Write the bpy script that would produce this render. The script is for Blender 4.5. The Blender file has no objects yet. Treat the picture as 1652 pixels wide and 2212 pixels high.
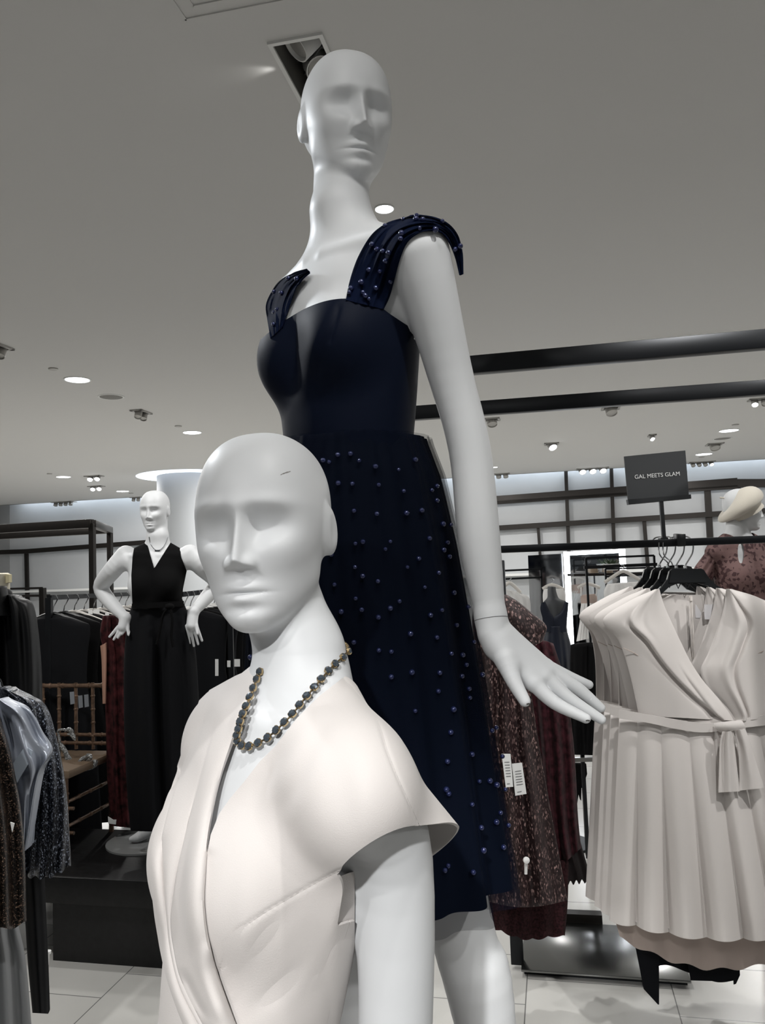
import bpy, bmesh, math, random
import numpy as np
from mathutils import Vector, Matrix, noise as mnoise
random.seed(7)
RNG = np.random.default_rng(7)
SC = bpy.context.scene
COL = SC.collection
PI = math.pi

# ------------------------------------------------------------------ camera
FPX, CX, CY = 1700.0, 826.0, 1106.0
CAMZ = 1.62
PITCH = math.atan((1230 - CY) / FPX)
ROLL = 0.037
_f = Vector((0, math.cos(PITCH), math.sin(PITCH)))
_r0 = Vector((1, 0, 0))
_u0 = Vector((0, -math.sin(PITCH), math.cos(PITCH)))
_u = _u0 * math.cos(ROLL) + _r0 * math.sin(ROLL)
_r = _r0 * math.cos(ROLL) - _u0 * math.sin(ROLL)
CAM = Vector((0, 0, CAMZ))
cam_data = bpy.data.cameras.new('camera')
cam_data.sensor_fit = 'VERTICAL'
cam_data.sensor_height = 36
cam_data.sensor_width = 36
cam_data.lens = 36 * FPX / 2212
cam_data.clip_start = 0.05
cam_data.clip_end = 200
cam = bpy.data.objects.new('camera', cam_data)
cam.matrix_world = Matrix(((_r.x, _u.x, -_f.x, CAM.x), (_r.y, _u.y, -_f.y, CAM.y), (_r.z, _u.z, -_f.z, CAM.z), (0, 0, 0, 1)))
COL.objects.link(cam)
SC.camera = cam

def ray(px, py):
    return _f + _r * ((px - CX) / FPX) + _u * ((CY - py) / FPX)
def P(px, py, d):
    """point seen at a photo pixel, at a distance along the view axis"""
    return CAM + ray(px, py) * d
def PZ(px, py, z):
    r = ray(px, py)
    return CAM + r * ((z - CAMZ) / r.z)
def pix(V):
    """project an (N,3) array to photo pixels and depth"""
    D = np.asarray(V, dtype=np.float64) - np.array(CAM)
    d = D @ np.array(_f)
    return CX + FPX * (D @ np.array(_r)) / d, CY - FPX * (D @ np.array(_u)) / d, d
A3 = lambda v: np.array(v, dtype=np.float64)

# room axes: RU runs along the far wall (to the right, nearer), RV goes into the room
YAW = math.radians(12.0)
RU = Vector((math.cos(YAW), -math.sin(YAW), 0))
RV = Vector((math.sin(YAW), math.cos(YAW), 0))
ZUP = Vector((0, 0, 1))
CEIL = 3.2

# ------------------------------------------------------------------ materials
def s2l(c):
    out = []
    for x in c:
        x = x / 255.0
        out.append(x / 12.92 if x <= 0.04045 else ((x + 0.055) / 1.055) ** 2.4)
    return out
MATS = {}
def mat(name, rgb, rough=0.6, metal=0.0, spec=0.5, bump=None, var=None, sheen=0, alpha=None, emit=None, trans=0, coat=0, wave=None, double=True):
    """rgb in 0..255 sRGB. bump=(scale, strength); var=(scale, amount)"""
    if name in MATS: return MATS[name]
    m = bpy.data.materials.new(name); m.use_nodes = True
    nt = m.node_tree; b = nt.nodes['Principled BSDF']
    c = s2l(rgb)
    b.inputs['Base Color'].default_value = (*c, 1)
    b.inputs['Roughness'].default_value = rough
    b.inputs['Metallic'].default_value = metal
    b.inputs['Specular IOR Level'].default_value = spec
    if coat: b.inputs['Coat Weight'].default_value = coat
    if sheen:
        b.inputs['Sheen Weight'].default_value = sheen
        b.inputs['Sheen Roughness'].default_value = 0.4
    if alpha is not None: b.inputs['Alpha'].default_value = alpha
    if trans: b.inputs['Transmission Weight'].default_value = trans
    if emit:
        b.inputs['Emission Color'].default_value = (*s2l(emit[0]), 1)
        b.inputs['Emission Strength'].default_value = emit[1]
    if bump or var:
        tc = nt.nodes.new('ShaderNodeTexCoord')
    if bump:
        n = nt.nodes.new('ShaderNodeTexNoise'); n.inputs['Scale'].default_value = bump[0]; n.inputs['Detail'].default_value = 3
        nt.links.new(tc.outputs['Object'], n.inputs['Vector'])
        bp = nt.nodes.new('ShaderNodeBump'); bp.inputs['Strength'].default_value = bump[1]; bp.inputs['Distance'].default_value = 0.002
        nt.links.new(n.outputs['Fac'], bp.inputs['Height']); nt.links.new(bp.outputs['Normal'], b.inputs['Normal'])
    if var:
        n = nt.nodes.new('ShaderNodeTexNoise'); n.inputs['Scale'].default_value = var[0]; n.inputs['Detail'].default_value = 4
        nt.links.new(tc.outputs['Object'], n.inputs['Vector'])
        cr = nt.nodes.new('ShaderNodeValToRGB')
        cr.color_ramp.elements[0].position = 0.35; cr.color_ramp.elements[1].position = 0.65
        cr.color_ramp.elements[0].color = (*[x * (1 - var[1]) for x in c], 1)
        cr.color_ramp.elements[1].color = (*[min(1, x * (1 + var[1])) for x in c], 1)
        nt.links.new(n.outputs['Fac'], cr.inputs['Fac']); nt.links.new(cr.outputs['Color'], b.inputs['Base Color'])
    MATS[name] = m
    return m

# ------------------------------------------------------------------ objects
def tag(o, label=None, cat=None, group=None, kind=None):
    if label: o['label'] = label
    if cat: o['category'] = cat
    if group: o['group'] = group
    if kind: o['kind'] = kind
    return o
def empty(name, loc, rz=0.0, label=None, cat=None, group=None):
    o = bpy.data.objects.new(name, None); COL.objects.link(o)
    o.empty_display_size = 0.05
    o.location = loc; o.rotation_euler = (0, 0, rz)
    return tag(o, label, cat, group)
def local_of(parent):
    m = Matrix.LocRotScale(parent.location, parent.rotation_euler, parent.scale)
    if parent.parent: m = local_of(parent.parent) @ m
    return m
def mesh_obj(name, V, F, m, parent=None, smooth=True, world=True, mats=None, fm=None):
    """V (N,3); F list/array of faces. Coordinates are world when a parent is given (world=True) and are moved into its space."""
    V = np.asarray(V, dtype=np.float64).reshape(-1, 3)
    if parent is not None and world:
        M = np.array(local_of(parent).inverted())
        V = V @ M[:3, :3].T + M[:3, 3]
    me = bpy.data.meshes.new(name)
    if isinstance(F, np.ndarray):
        n = len(F); k = F.shape[1]
        me.vertices.add(len(V)); me.vertices.foreach_set('co', V.astype(np.float32).ravel())
        me.loops.add(n * k); me.loops.foreach_set('vertex_index', F.astype(np.int32).ravel())
        me.polygons.add(n); me.polygons.foreach_set('loop_start', np.arange(0, n * k, k, dtype=np.int32))
        me.update(calc_edges=True); me.validate()
    else:
        me.from_pydata([tuple(v) for v in V], [], [tuple(f) for f in F]); me.update()
    if smooth: me.polygons.foreach_set('use_smooth', np.ones(len(me.polygons), dtype=bool))
    for mm in (mats or [m]): me.materials.append(mm)
    if fm is not None: me.polygons.foreach_set('material_index', np.asarray(fm, dtype=np.int32))
    o = bpy.data.objects.new(name, me); COL.objects.link(o)
    if parent is not None: o.parent = parent
    return o
def children_of(o): return [c for c in bpy.data.objects if c.parent == o]
def copy_tree(o, parent=None):
    c = o.copy(); COL.objects.link(c)
    if parent is not None:
        c.parent = parent
    for ch in list(o.children): copy_tree(ch, c)
    return c

class MB:
    """collects simple shapes into one mesh"""
    def __init__(s): s.V = []; s.F = []; s.M = []
    def add(s, V, F, m=0):
        o = len(s.V); s.V += [tuple(v) for v in V]; s.F += [tuple(i + o for i in f) for f in F]; s.M += [m] * len(F); return s
    def box(s, c, X, Y, Z, bev=0.0, m=0):
        """box centred at c with half-axis vectors X,Y,Z"""
        c, X, Y, Z = Vector(c), Vector(X), Vector(Y), Vector(Z)
        if bev <= 0:
            V = [c + X * a + Y * b + Z * d for a in (-1, 1) for b in (-1, 1) for d in (-1, 1)]
            F = [(0, 1, 3, 2), (4, 6, 7, 5), (0, 4, 5, 1), (2, 3, 7, 6), (0, 2, 6, 4), (1, 5, 7, 3)]
            return s.add(V, F, m)
        bx, by, bz = [min(0.49, bev / max(v.length, 1e-9)) for v in (X, Y, Z)]
        bm = bmesh.new()
        bmesh.ops.create_cube(bm, size=2)
        bmesh.ops.scale(bm, vec=(X.length, Y.length, Z.length), verts=bm.verts)
        bmesh.ops.bevel(bm, geom=bm.edges[:], offset=bev, segments=2, profile=0.5, affect='EDGES')
        bm.verts.ensure_lookup_table()
        xn, yn, zn = X.normalized(), Y.normalized(), Z.normalized()
        V = [c + xn * v.co.x + yn * v.co.y + zn * v.co.z for v in bm.verts]
        F = [[v.index for v in f.verts] for f in bm.faces]
        bm.free()
        return s.add(V, F, m)
    def bar(s, a, b, w, h, up=ZUP, bev=0.0, m=0):
        a, b = Vector(a), Vector(b); d = (b - a); L = d.length; d.normalize()
        side = d.cross(Vector(up)); 
        if side.length < 1e-5: side = d.cross(Vector((1, 0, 0)))
        side.normalize(); u = side.cross(d).normalized()
        return s.box((a + b) / 2, d * L / 2, side * w / 2, u * h / 2, bev, m)
    def tube(s, pts, r, n=10, cap=True, m=0, closed=False):
        pts = [Vector(p) for p in pts]; k = len(pts)
        rr = r if isinstance(r, (list, tuple, np.ndarray)) else [r] * k
        V = []; F = []
        prev = None
        for i, p in enumerate(pts):
            if closed: t = pts[(i + 1) % k] - pts[i - 1]
            else: t = pts[min(i + 1, k - 1)] - pts[max(i - 1, 0)]
            if t.length < 1e-9: t = Vector((0, 0, 1))
            t.normalize()
            if prev is None:
                a = t.orthogonal().normalized()
            else:
                a = (prev - t * prev.dot(t))
                a = a.normalized() if a.length > 1e-6 else t.orthogonal().normalized()
            prev = a; b = t.cross(a)
            for j in range(n):
                an = 2 * PI * j / n
                V.append(p + (a * math.cos(an) + b * math.sin(an)) * rr[i])
        for i in range(k if closed else k - 1):
            for j in range(n):
                i2 = (i + 1) % k
                F.append((i * n + j, i * n + (j + 1) % n, i2 * n + (j + 1) % n, i2 * n + j))
        if cap and not closed:
            F.append(tuple(range(n - 1, -1, -1))); F.append(tuple((k - 1) * n + j for j in range(n)))
        return s.add(V, F, m)
    def lathe(s, c, prof, n=24, ax=ZUP, m=0):
        """prof list of (r, h) along axis from point c"""
        c = Vector(c); ax = Vector(ax).normalized(); a = ax.orthogonal().normalized(); b = ax.cross(a)
        V = []; F = []
        for r, h in prof:
            for j in range(n):
                an = 2 * PI * j / n
                V.append(c + ax * h + (a * math.cos(an) + b * math.sin(an)) * r)
        for i in range(len(prof) - 1):
            for j in range(n):
                F.append((i * n + j, i * n + (j + 1) % n, (i + 1) * n + (j + 1) % n, (i + 1) * n + j))
        if prof[0][0] > 1e-6: F.append(tuple(range(n - 1, -1, -1)))
        if prof[-1][0] > 1e-6: F.append(tuple((len(prof) - 1) * n + j for j in range(n)))
        return s.add(V, F, m)
    def ball(s, c, r, nu=12, nv=8, m=0, sx=1, sy=1, sz=1):
        c = Vector(c); V = []; F = []
        for i in range(nv + 1):
            th = PI * i / nv
            for j in range(nu):
                ph = 2 * PI * j / nu
                V.append(c + Vector((r * sx * math.sin(th) * math.cos(ph), r * sy * math.sin(th) * math.sin(ph), r * sz * math.cos(th))))
        for i in range(nv):
            for j in range(nu):
                F.append((i * nu + j, (i + 1) * nu + j, (i + 1) * nu + (j + 1) % nu, i * nu + (j + 1) % nu))
        return s.add(V, F, m)
    def build(s, name, m, parent=None, smooth=True, world=True, mats=None, auto=True):
        o = mesh_obj(name, s.V, s.F, m, parent, smooth, world, mats, s.M if mats else None)
        if smooth and auto:
            o.data.set_sharp_from_angle(angle=math.radians(38))
        return o

# ------------------------------------------------------------------ signed distance sculpting
def v3(*a): return np.array(a, dtype=np.float32)
def ell(p, c, r):
    q = (p - np.float32(c)) / np.float32(r)
    k0 = np.sqrt((q * q).sum(-1) + 1e-12)
    q2 = q / np.float32(r)
    k1 = np.sqrt((q2 * q2).sum(-1) + 1e-12)
    return k0 * (k0 - 1) / k1
def cone(p, a, b, ra, rb):
    a = np.float32(a); b = np.float32(b); ab = b - a
    t = np.clip(((p - a) @ ab) / max(float(ab @ ab), 1e-12), 0, 1)
    d = p - a - t[..., None] * ab
    return np.sqrt((d * d).sum(-1) + 1e-14) - (ra + (rb - ra) * t)
def smin(a, b, k):
    h = np.clip(0.5 + 0.5 * (b - a) / k, 0, 1)
    return b + (a - b) * h - k * h * (1 - h)
def smax(a, b, k): return -smin(-a, -b, k)

def mesh_sdf(f, lo, hi, h, B=16, newton=2):
    lo = np.array(lo, dtype=np.float32); hi = np.array(hi, dtype=np.float32)
    nb = np.maximum(1, np.ceil((hi - lo) / (h * B)).astype(int))
    NX, NY, NZ = (nb * B + 2)
    g = np.stack(np.meshgrid(*[np.arange(n) for n in nb], indexing='ij'), -1).reshape(-1, 3)
    cen = lo + (g + 0.5) * (B * h)
    act = np.abs(f(cen.astype(np.float32))) < B * h * 0.866 * 1.5 + h
    g = g[act]
    ax = np.arange(B + 1, dtype=np.float32)
    off = np.stack(np.meshgrid(ax, ax, ax, indexing='ij'), -1).reshape(-1, 3) * h
    vals = np.empty((len(g), (B + 1) ** 3), dtype=np.float32)
    for i in range(0, len(g), 48):
        gg = g[i:i + 48]
        pts = (lo + gg[:, None, :] * np.float32(B * h)).astype(np.float32) + off[None]
        vals[i:i + 48] = f(pts.reshape(-1, 3)).reshape(len(gg), -1)
    vals = vals.reshape(len(g), B + 1, B + 1, B + 1)
    ins = vals < 0
    c8 = [(a, b, c) for a in (0, 1) for b in (0, 1) for c in (0, 1)]
    cnt = sum(ins[:, a:a + B, b:b + B, c:c + B].astype(np.int8) for a, b, c in c8)
    mk = np.argwhere((cnt > 0) & (cnt < 8))
    cv = np.stack([vals[mk[:, 0], mk[:, 1] + a, mk[:, 2] + b, mk[:, 3] + c] for a, b, c in c8], -1)
    acc = np.zeros((len(mk), 3), dtype=np.float32); num = np.zeros(len(mk), dtype=np.float32)
    for i in range(8):
        for ax_ in range(3):
            j = i | (4 >> ax_)
            if j == i: continue
            a, b = cv[:, i], cv[:, j]
            m = (a < 0) != (b < 0)
            t = np.where(m, a / np.where(m, a - b, 1), 0)
            q = np.tile(np.float32(c8[i]), (len(mk), 1)); q[:, ax_] = t
            acc += q * m[:, None]; num += m
    gc = g[mk[:, 0]] * B + mk[:, 1:]
    V = lo + (gc + acc / num[:, None]) * np.float32(h)
    ids = gc[:, 0].astype(np.int64) + NX * (gc[:, 1].astype(np.int64) + NY * gc[:, 2].astype(np.int64))
    order = np.argsort(ids); ids = ids[order]; V = V[order]
    def look(c):
        k = c[:, 0].astype(np.int64) + NX * (c[:, 1].astype(np.int64) + NY * c[:, 2].astype(np.int64))
        k = np.where((c < 0).any(-1), -1, k)
        i = np.clip(np.searchsorted(ids, k), 0, len(ids) - 1)
        return np.where(ids[i] == k, i, -1)
    Fs = []
    for ax_ in range(3):
        e = [0, 0, 0]; e[ax_] = 1
        a = ins[:, :B, :B, :B]; b = ins[:, e[0]:B + e[0], e[1]:B + e[1], e[2]:B + e[2]]
        w = np.argwhere(a != b)
        if not len(w): continue
        s = a[w[:, 0], w[:, 1], w[:, 2], w[:, 3]]
        gp = g[w[:, 0]] * B + w[:, 1:]
        u, v = (ax_ + 1) % 3, (ax_ + 2) % 3
        q = []
        for du, dv in ((0, 0), (-1, 0), (-1, -1), (0, -1)):
            c = gp.copy(); c[:, u] += du; c[:, v] += dv
            q.append(look(c))
        q = np.stack(q, -1)
        q = np.where(s[:, None], q, q[:, ::-1])
        Fs.append(q[(q >= 0).all(-1)])
    F = np.concatenate(Fs)
    def fe(p):
        out = np.empty(len(p), dtype=np.float32)
        for i in range(0, len(p), 200000): out[i:i + 200000] = f(p[i:i + 200000])
        return out
    for _ in range(newton):
        d = fe(V); e = np.float32(h * 0.5)
        G = np.stack([fe(V + e * np.eye(3, dtype=np.float32)[k]) - fe(V - e * np.eye(3, dtype=np.float32)[k]) for k in range(3)], -1) / (2 * e)
        g2 = (G * G).sum(-1) + 1e-6
        st = G * (d / g2)[:, None]
        ln = np.sqrt((st * st).sum(-1) + 1e-20); st *= np.minimum(1, h * 0.6 / ln)[:, None]
        V = V - st.astype(np.float32)
    return V.astype(np.float64), F

def vnormals(V, F):
    N = np.zeros_like(V)
    if F.shape[1] == 4: fn = np.cross(V[F[:, 2]] - V[F[:, 0]], V[F[:, 3]] - V[F[:, 1]])
    else: fn = np.cross(V[F[:, 1]] - V[F[:, 0]], V[F[:, 2]] - V[F[:, 0]])
    for k in range(F.shape[1]): np.add.at(N, F[:, k], fn)
    return N / (np.linalg.norm(N, axis=1, keepdims=True) + 1e-12)
def clip_mesh(V, F, gv):
    """keep the side gv>0 of a triangle/quad mesh, cutting faces on the line gv=0"""
    if F.shape[1] == 4: F = np.concatenate([F[:, [0, 1, 2]], F[:, [0, 2, 3]]])
    s = gv > 0; c = s[F].sum(1)
    keep = F[c == 3]
    mixed = F[(c == 1) | (c == 2)]
    newV = []; cache = {}; base = len(V); out = []
    def cut(a, b):
        k = (a, b) if a < b else (b, a)
        if k not in cache:
            t = gv[a] / (gv[a] - gv[b]); cache[k] = base + len(newV); newV.append(V[a] + (V[b] - V[a]) * t)
        return cache[k]
    for tri in mixed.tolist():
        poly = []
        for i in range(3):
            a, b = tri[i], tri[(i + 1) % 3]
            if s[a]: poly.append(a)
            if s[a] != s[b]: poly.append(cut(a, b))
        for i in range(1, len(poly) - 1): out.append((poly[0], poly[i], poly[i + 1]))
    if newV: V = np.concatenate([V, np.array(newV)])
    F2 = np.concatenate([keep, np.array(out, dtype=keep.dtype).reshape(-1, 3)])
    used = np.unique(F2); mp = -np.ones(len(V), dtype=np.int64); mp[used] = np.arange(len(used))
    return V[used], mp[F2]
def smooth01(x): x = np.clip(x, 0, 1); return x * x * (3 - 2 * x)
def poly_dist(px, py, pts):
    """unsigned distance, signed side and arc position of pixels to a polyline"""
    best = np.full(len(px), 1e9); side = np.zeros(len(px)); arc = np.zeros(len(px))
    pts = [np.array(p, float) for p in pts]
    L = [0]
    for a, b in zip(pts, pts[1:]): L.append(L[-1] + np.linalg.norm(b - a))
    for i, (a, b) in enumerate(zip(pts, pts[1:])):
        d = b - a; l2 = d @ d
        t = np.clip(((px - a[0]) * d[0] + (py - a[1]) * d[1]) / l2, 0, 1)
        ex, ey = px - a[0] - t * d[0], py - a[1] - t * d[1]
        ds = np.hypot(ex, ey); cr = d[0] * ey - d[1] * ex
        m = ds < best
        best = np.where(m, ds, best); side = np.where(m, np.sign(cr), side); arc = np.where(m, (L[i] + t * math.sqrt(l2)) / L[-1], arc)
    return best, side, arc
def spline(pts, n, closed=False):
    """Catmull-Rom through points (any dimension)"""
    p = np.array([list(q) for q in pts], dtype=float); k = len(p); out = []
    segs = k if closed else k - 1
    for i in np.linspace(0, segs, n, endpoint=not closed):
        s = min(int(i), segs - 1); t = i - s
        if closed: a, b, c, d = p[(s - 1) % k], p[s % k], p[(s + 1) % k], p[(s + 2) % k]
        else:
            b, c = p[s], p[s + 1]
            a = p[s - 1] if s > 0 else 2 * b - c
            d = p[s + 2] if s + 2 < k else 2 * c - b
        out.append(0.5 * (2 * b + (c - a) * t + (2 * a - 5 * b + 4 * c - d) * t * t + (3 * b - a - 3 * c + d) * t ** 3))
    return np.array(out)
def grid_faces(nu, nv, wrap_u=False):
    i = np.arange(nv - 1)[:, None]; j = np.arange(nu if wrap_u else nu - 1)[None]
    j2 = (j + 1) % nu
    a = i * nu + j; b = i * nu + j2; c = (i + 1) * nu + j2; d = (i + 1) * nu + j
    return np.stack([a, b, c, d], -1).reshape(-1, 4)
def patch(rows, nu, nv):
    """smooth surface through a grid of control points (rows of equal length)"""
    R = np.array([spline(r, nu) for r in rows])
    G = np.stack([spline(R[:, j], nv) for j in range(nu)], 1)
    return G.reshape(-1, 3)

def split_edges(o):
    m = o.modifiers.new('crisp', 'EDGE_SPLIT'); m.split_angle = math.radians(50)
# ------------------------------------------------------------------ mannequin bodies
class Fr:
    """a rigid frame: local -> world"""
    def __init__(s, o, yaw, pitch=0.0, roll=0.0, sc=1.0):
        s.R = A3(Matrix.Rotation(yaw, 3, 'Z') @ Matrix.Rotation(pitch, 3, 'X') @ Matrix.Rotation(roll, 3, 'Y'))
        s.o = np.array(o, dtype=float); s.s = sc
    def w(s, *v): return s.o + s.R @ (np.array(v, dtype=float) * s.s)
    def wa(s, V): return s.o + (np.asarray(V) * s.s) @ s.R.T
    def l(s, p): return ((p - np.float32(s.o)) @ np.float32(s.R)) / np.float32(s.s)

def gau(m, c, sg):
    e = (m - np.float32(c)) / np.float32(sg)
    return np.exp(-.5 * (e * e).sum(-1))
def pell(p, c, r, n):
    u = np.abs(p - np.float32(c)) / np.float32(r)
    k0 = ((u ** n).sum(-1) + 1e-9) ** (1.0 / n)
    g = (u ** (n - 1)) / np.float32(r) / (k0[:, None] ** (n - 1))
    return (k0 - 1) / (np.sqrt((g * g).sum(-1)) + 1e-6)
def head_sdf(q, ears=True, detail=True):
    """q in head space: face towards -y, crown at z=.115, chin at z=-.118"""
    x = np.abs(q[:, 0]); m = np.stack([x, q[:, 1], q[:, 2]], -1)
    d = pell(m, (0, .012, .026), (.0735, .097, .0885), 2.35)
    d = smin(d, ell(m, (0, -.024, -.020), (.0600, .066, .097)), .034)
    d = smin(d, cone(m, (.034, -.006, -.060), (.004, -.060, -.095), .024, .0205), .026)
    d = d + .0185 * gau(m, (.0310, -.090, -.0045), (.0160, .030, .0120))
    d = d + .0065 * gau(m, (.0165, -.090, -.005), (.0070, .030, .0170))
    d = d - .0034 * gau(m, (.0270, -.085, .0200), (.0230, .030, .0065))
    d = d - .0030 * gau(m, (.0400, -.065, -.0260), (.0200, .030, .0170))
    d = d - .0045 * gau(m, (0, -.085, -.1020), (.0150, .030, .0110))
    if detail:
        z_, y_ = m[:, 2], m[:, 1]
        t_ = np.clip((.028 - z_) / .068, 0, 1.15)
        yr = -.0835 - .0265 * t_                    # ridge line
        w_ = .0070 + .0105 * t_ ** 1.4              # half width where the wedge meets the face
        dep = -.0770 - yr
        n = (m[:, 0] - w_ * (y_ - yr) / dep - .0016) * .82
        n = smax(n, (yr - y_) * .9, .0042)
        n = smin(n, ell(m, (.0105, -.0870, -.0440), (.0075, .0095, .0075)), .009)
        n = smax(n, -(z_ + .0500) - (y_ + .09) * .42, .0016)
        n = smax(n, z_ - .036, .02)
        n = smax(n, y_ + .066, .01)
        d = smin(d, n, .0048)
        d = d - .0054 * gau(m, (0, -.09, -.0695), (.0130, .03, .0036))
        d = d - .0066 * gau(m, (0, -.09, -.0826), (.0110, .03, .0046))
        d = d + .0036 * gau(m, (0, -.09, -.0757), (.0150, .03, .0012))
        d = d + .0036 * gau(m, (0, -.09, -.0925), (.0170, .03, .0045))
        d = d + .0016 * gau(m, (0, -.09, -.0590), (.0035, .03, .0060))
    if ears:
        c, s_ = math.cos(.16), math.sin(.16)
        yy = (m[:, 1] - .014) * c + (m[:, 2] + .008) * s_; zz = -(m[:, 1] - .014) * s_ + (m[:, 2] + .008) * c
        e = np.stack([m[:, 0] - .0720 - .12 * (yy + .015) * (yy > -.015), yy, zz], -1)
        ear = ell(e, (0, 0, 0), (.0085, .0175, .0275))
        ear = smax(ear, -ell(e, (.0105, -.003, .004), (.0045, .0090, .0170)), .006)
        d = smin(d, ear, .013)
    return d

def torso_sdf(q, bust=1.0, thin=1.0):
    if thin != 1.0: q = q / np.float32((thin, thin, 1))
    x = np.abs(q[:, 0]); m = np.stack([x, q[:, 1], q[:, 2]], -1)
    d = ell(m, (0, .008, 1.285), (.133, .094, .185))
    d = smin(d, ell(m, (0, .005, 1.110), (.106, .083, .150)), .06)
    d = smin(d, ell(m, (0, .015, .930), (.140, .104, .150)), .07)
    d = smin(d, ell(m, (.055, .012, 1.352), (.080, .062, .075)), .04)
    d = smin(d, cone(m, (.02, .025, 1.455), (.142, .008, 1.390), .042, .039), .034)
    d = smin(d, ell(m, (.068, -.062, 1.268), (.054 * bust, .048 * bust, .060 * bust)), .045)
    # clavicles
    d = smin(d, cone(m, (.022, -.050, 1.418), (.120, -.022, 1.418), .006, .007), .016)
    d = smin(d, ell(m, (.065, .050, .895), (.070, .065, .080)), .05)
    return d

def neck_chain(q, a, b, ra, rb): return cone(q, a, b, ra, rb)

def chain(p, pts, rad, per=5):
    q = spline([list(a) + [r] for a, r in zip(pts, rad)], (len(pts) - 1) * per + 1)
    c = None
    for a, b in zip(q, q[1:]):
        e = cone(p, a[:3], b[:3], a[3], b[3]); c = e if c is None else np.minimum(c, e)
    return c

class Body:
    def __init__(s, fr, hd, chains, hands=(), neck=None, bust=1.0, legs=None, face=True, thin=1.0):
        s.thin = thin
        s.fr, s.hd, s.chains, s.hands, s.bust = fr, hd, chains, hands, bust
        s.neck, s.legs, s.face = neck, legs or [], face
    def torso(s, p): return torso_sdf(s.fr.l(p), s.bust, s.thin) * np.float32(s.fr.s)
    def __call__(s, p):
        d = s.torso(p)
        for pts, rad, k in s.legs:
            d = smin(d, chain(p, pts, rad), k)
        for pts, rad, k in s.chains:
            d = smin(d, chain(p, pts, rad), k)
        for H in s.hands: d = smin(d, H(p), .012)
        if s.neck:
            a, b, c, ra, rb, rc = s.neck
            n = smin(cone(p, a, b, ra, rb), cone(p, b, c, rb, rc), .02)
            d = smin(d, n, .035)
        if s.hd is not None:
            h = head_sdf(s.hd.l(p), detail=s.face) * np.float32(s.hd.s)
            d = smin(d, h, .012) if s.neck else np.minimum(d, h)
        return d

def hand_fn(palm, fingers, kp=.010, kf=.004):
    """palm: list of (a,b,ra,rb); fingers: list of (pts, radii)"""
    def f(p):
        d = None
        for a, b, ra, rb in palm:
            e = cone(p, a, b, ra, rb); d = e if d is None else smin(d, e, kp)
        for pts, rad in fingers:
            d = smin(d, chain(p, pts, rad, 4), kf)
        return d
    return f

def region_mesh(f, pieces):
    """pieces: list of (lo, hi, h, keepfn). Joined into one vertex/face set of triangles"""
    VV, FF, n = [], [], 0
    for lo, hi, h, kf in pieces:
        V, F = mesh_sdf(f, lo, hi, h)
        V, F = clip_mesh(V, F, kf(V))
        VV.append(V); FF.append(F + n); n += len(V)
    return np.concatenate(VV), np.concatenate(FF)

M_MANN = mat('mannequin_white', (213, 215, 217), rough=.46, spec=.30)

# --- the standing mannequin in the navy dress (tall, on a plinth)
T_YAW = math.radians(-47)
T_neck = A3(P(752, 490, 1.30))
T_fr = Fr(T_neck - A3(Matrix.Rotation(T_YAW, 3, 'Z') @ Vector((0, .022, 1.49))), T_YAW)
T_hd = Fr(P(748, 268, 1.325), math.radians(19), math.radians(6), 0, .970)
pp = lambda *a: A3(P(*a))
T_sh = T_fr.w(.180, .000, 1.380)
T_arm = ([T_sh, pp(970, 800, 1.175), pp(1014, 970, 1.165), pp(1035, 1170, 1.13), pp(1060, 1335, 1.10)], [.0445, .0340, .0310, .0300, .0205], .026)
wr = pp(1060, 1335, 1.10)
T_hand = hand_fn([
    (wr, pp(1075, 1395, 1.092), .0205, .0190),
    (pp(1062, 1370, 1.09), pp(1100, 1436, 1.07), .0190, .0150),
    (pp(1078, 1390, 1.09), pp(1150, 1474, 1.07), .0185, .0112),
    (pp(1082, 1385, 1.093), pp(1170, 1460, 1.078), .0185, .0110),
    (pp(1086, 1380, 1.096), pp(1182, 1449, 1.088), .0180, .0105),
    (pp(1088, 1376, 1.098), pp(1178, 1437, 1.100), .0170, .0095)],
    [([pp(1092, 1425, 1.07), pp(1110, 1472, 1.055), pp(1133, 1514, 1.045)], [.0150, .0105, .0078]),
     ([pp(1150, 1474, 1.07), pp(1198, 1518, 1.062), pp(1265, 1552, 1.055)], [.0108, .0092, .0066]),
     ([pp(1172, 1458, 1.08), pp(1228, 1508, 1.075), pp(1298, 1554, 1.07)], [.0105, .0092, .0066]),
     ([pp(1184, 1448, 1.09), pp(1246, 1486, 1.088), pp(1297, 1529, 1.086)], [.0102, .0088, .0064]),
     ([pp(1180, 1438, 1.102), pp(1229, 1462, 1.105), pp(1272, 1479, 1.108)], [.0092, .0080, .0060])])
_tf = T_fr
T_far = ([_tf.w(-.132, .010, 1.375), _tf.w(-.135, .150, 1.16), _tf.w(-.06, .20, .95), _tf.w(-.03, .20, .88)], [.048, .036, .028, .018], .03)
T_knee, T_ank = pp(990, 1975, 1.21), pp(1075, 2400, 1.20)
T_legs = [([_tf.w(.085, .01, .90), T_knee, pp(1032, 2120, 1.205), T_ank, pp(1085, 2560, 1.19)], [.066, .050, .0520, .034, .033], .04),
          ([_tf.w(-.085, .02, .90), _tf.w(-.085, .02, .42), _tf.w(-.085, .05, .28), _tf.w(-.085, .06, 0.0)], [.068, .052, .053, .034], .04)]
T_ft = T_ank
T_body = Body(T_fr, T_hd, [T_arm, T_far], [T_hand], bust=.86, thin=.97, neck= (T_fr.w(0, .022, 1.38), T_fr.w(0, .006, 1.51), T_hd.w(0, .026, -.060), .052, .0455, .0480), legs=T_legs)
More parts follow.
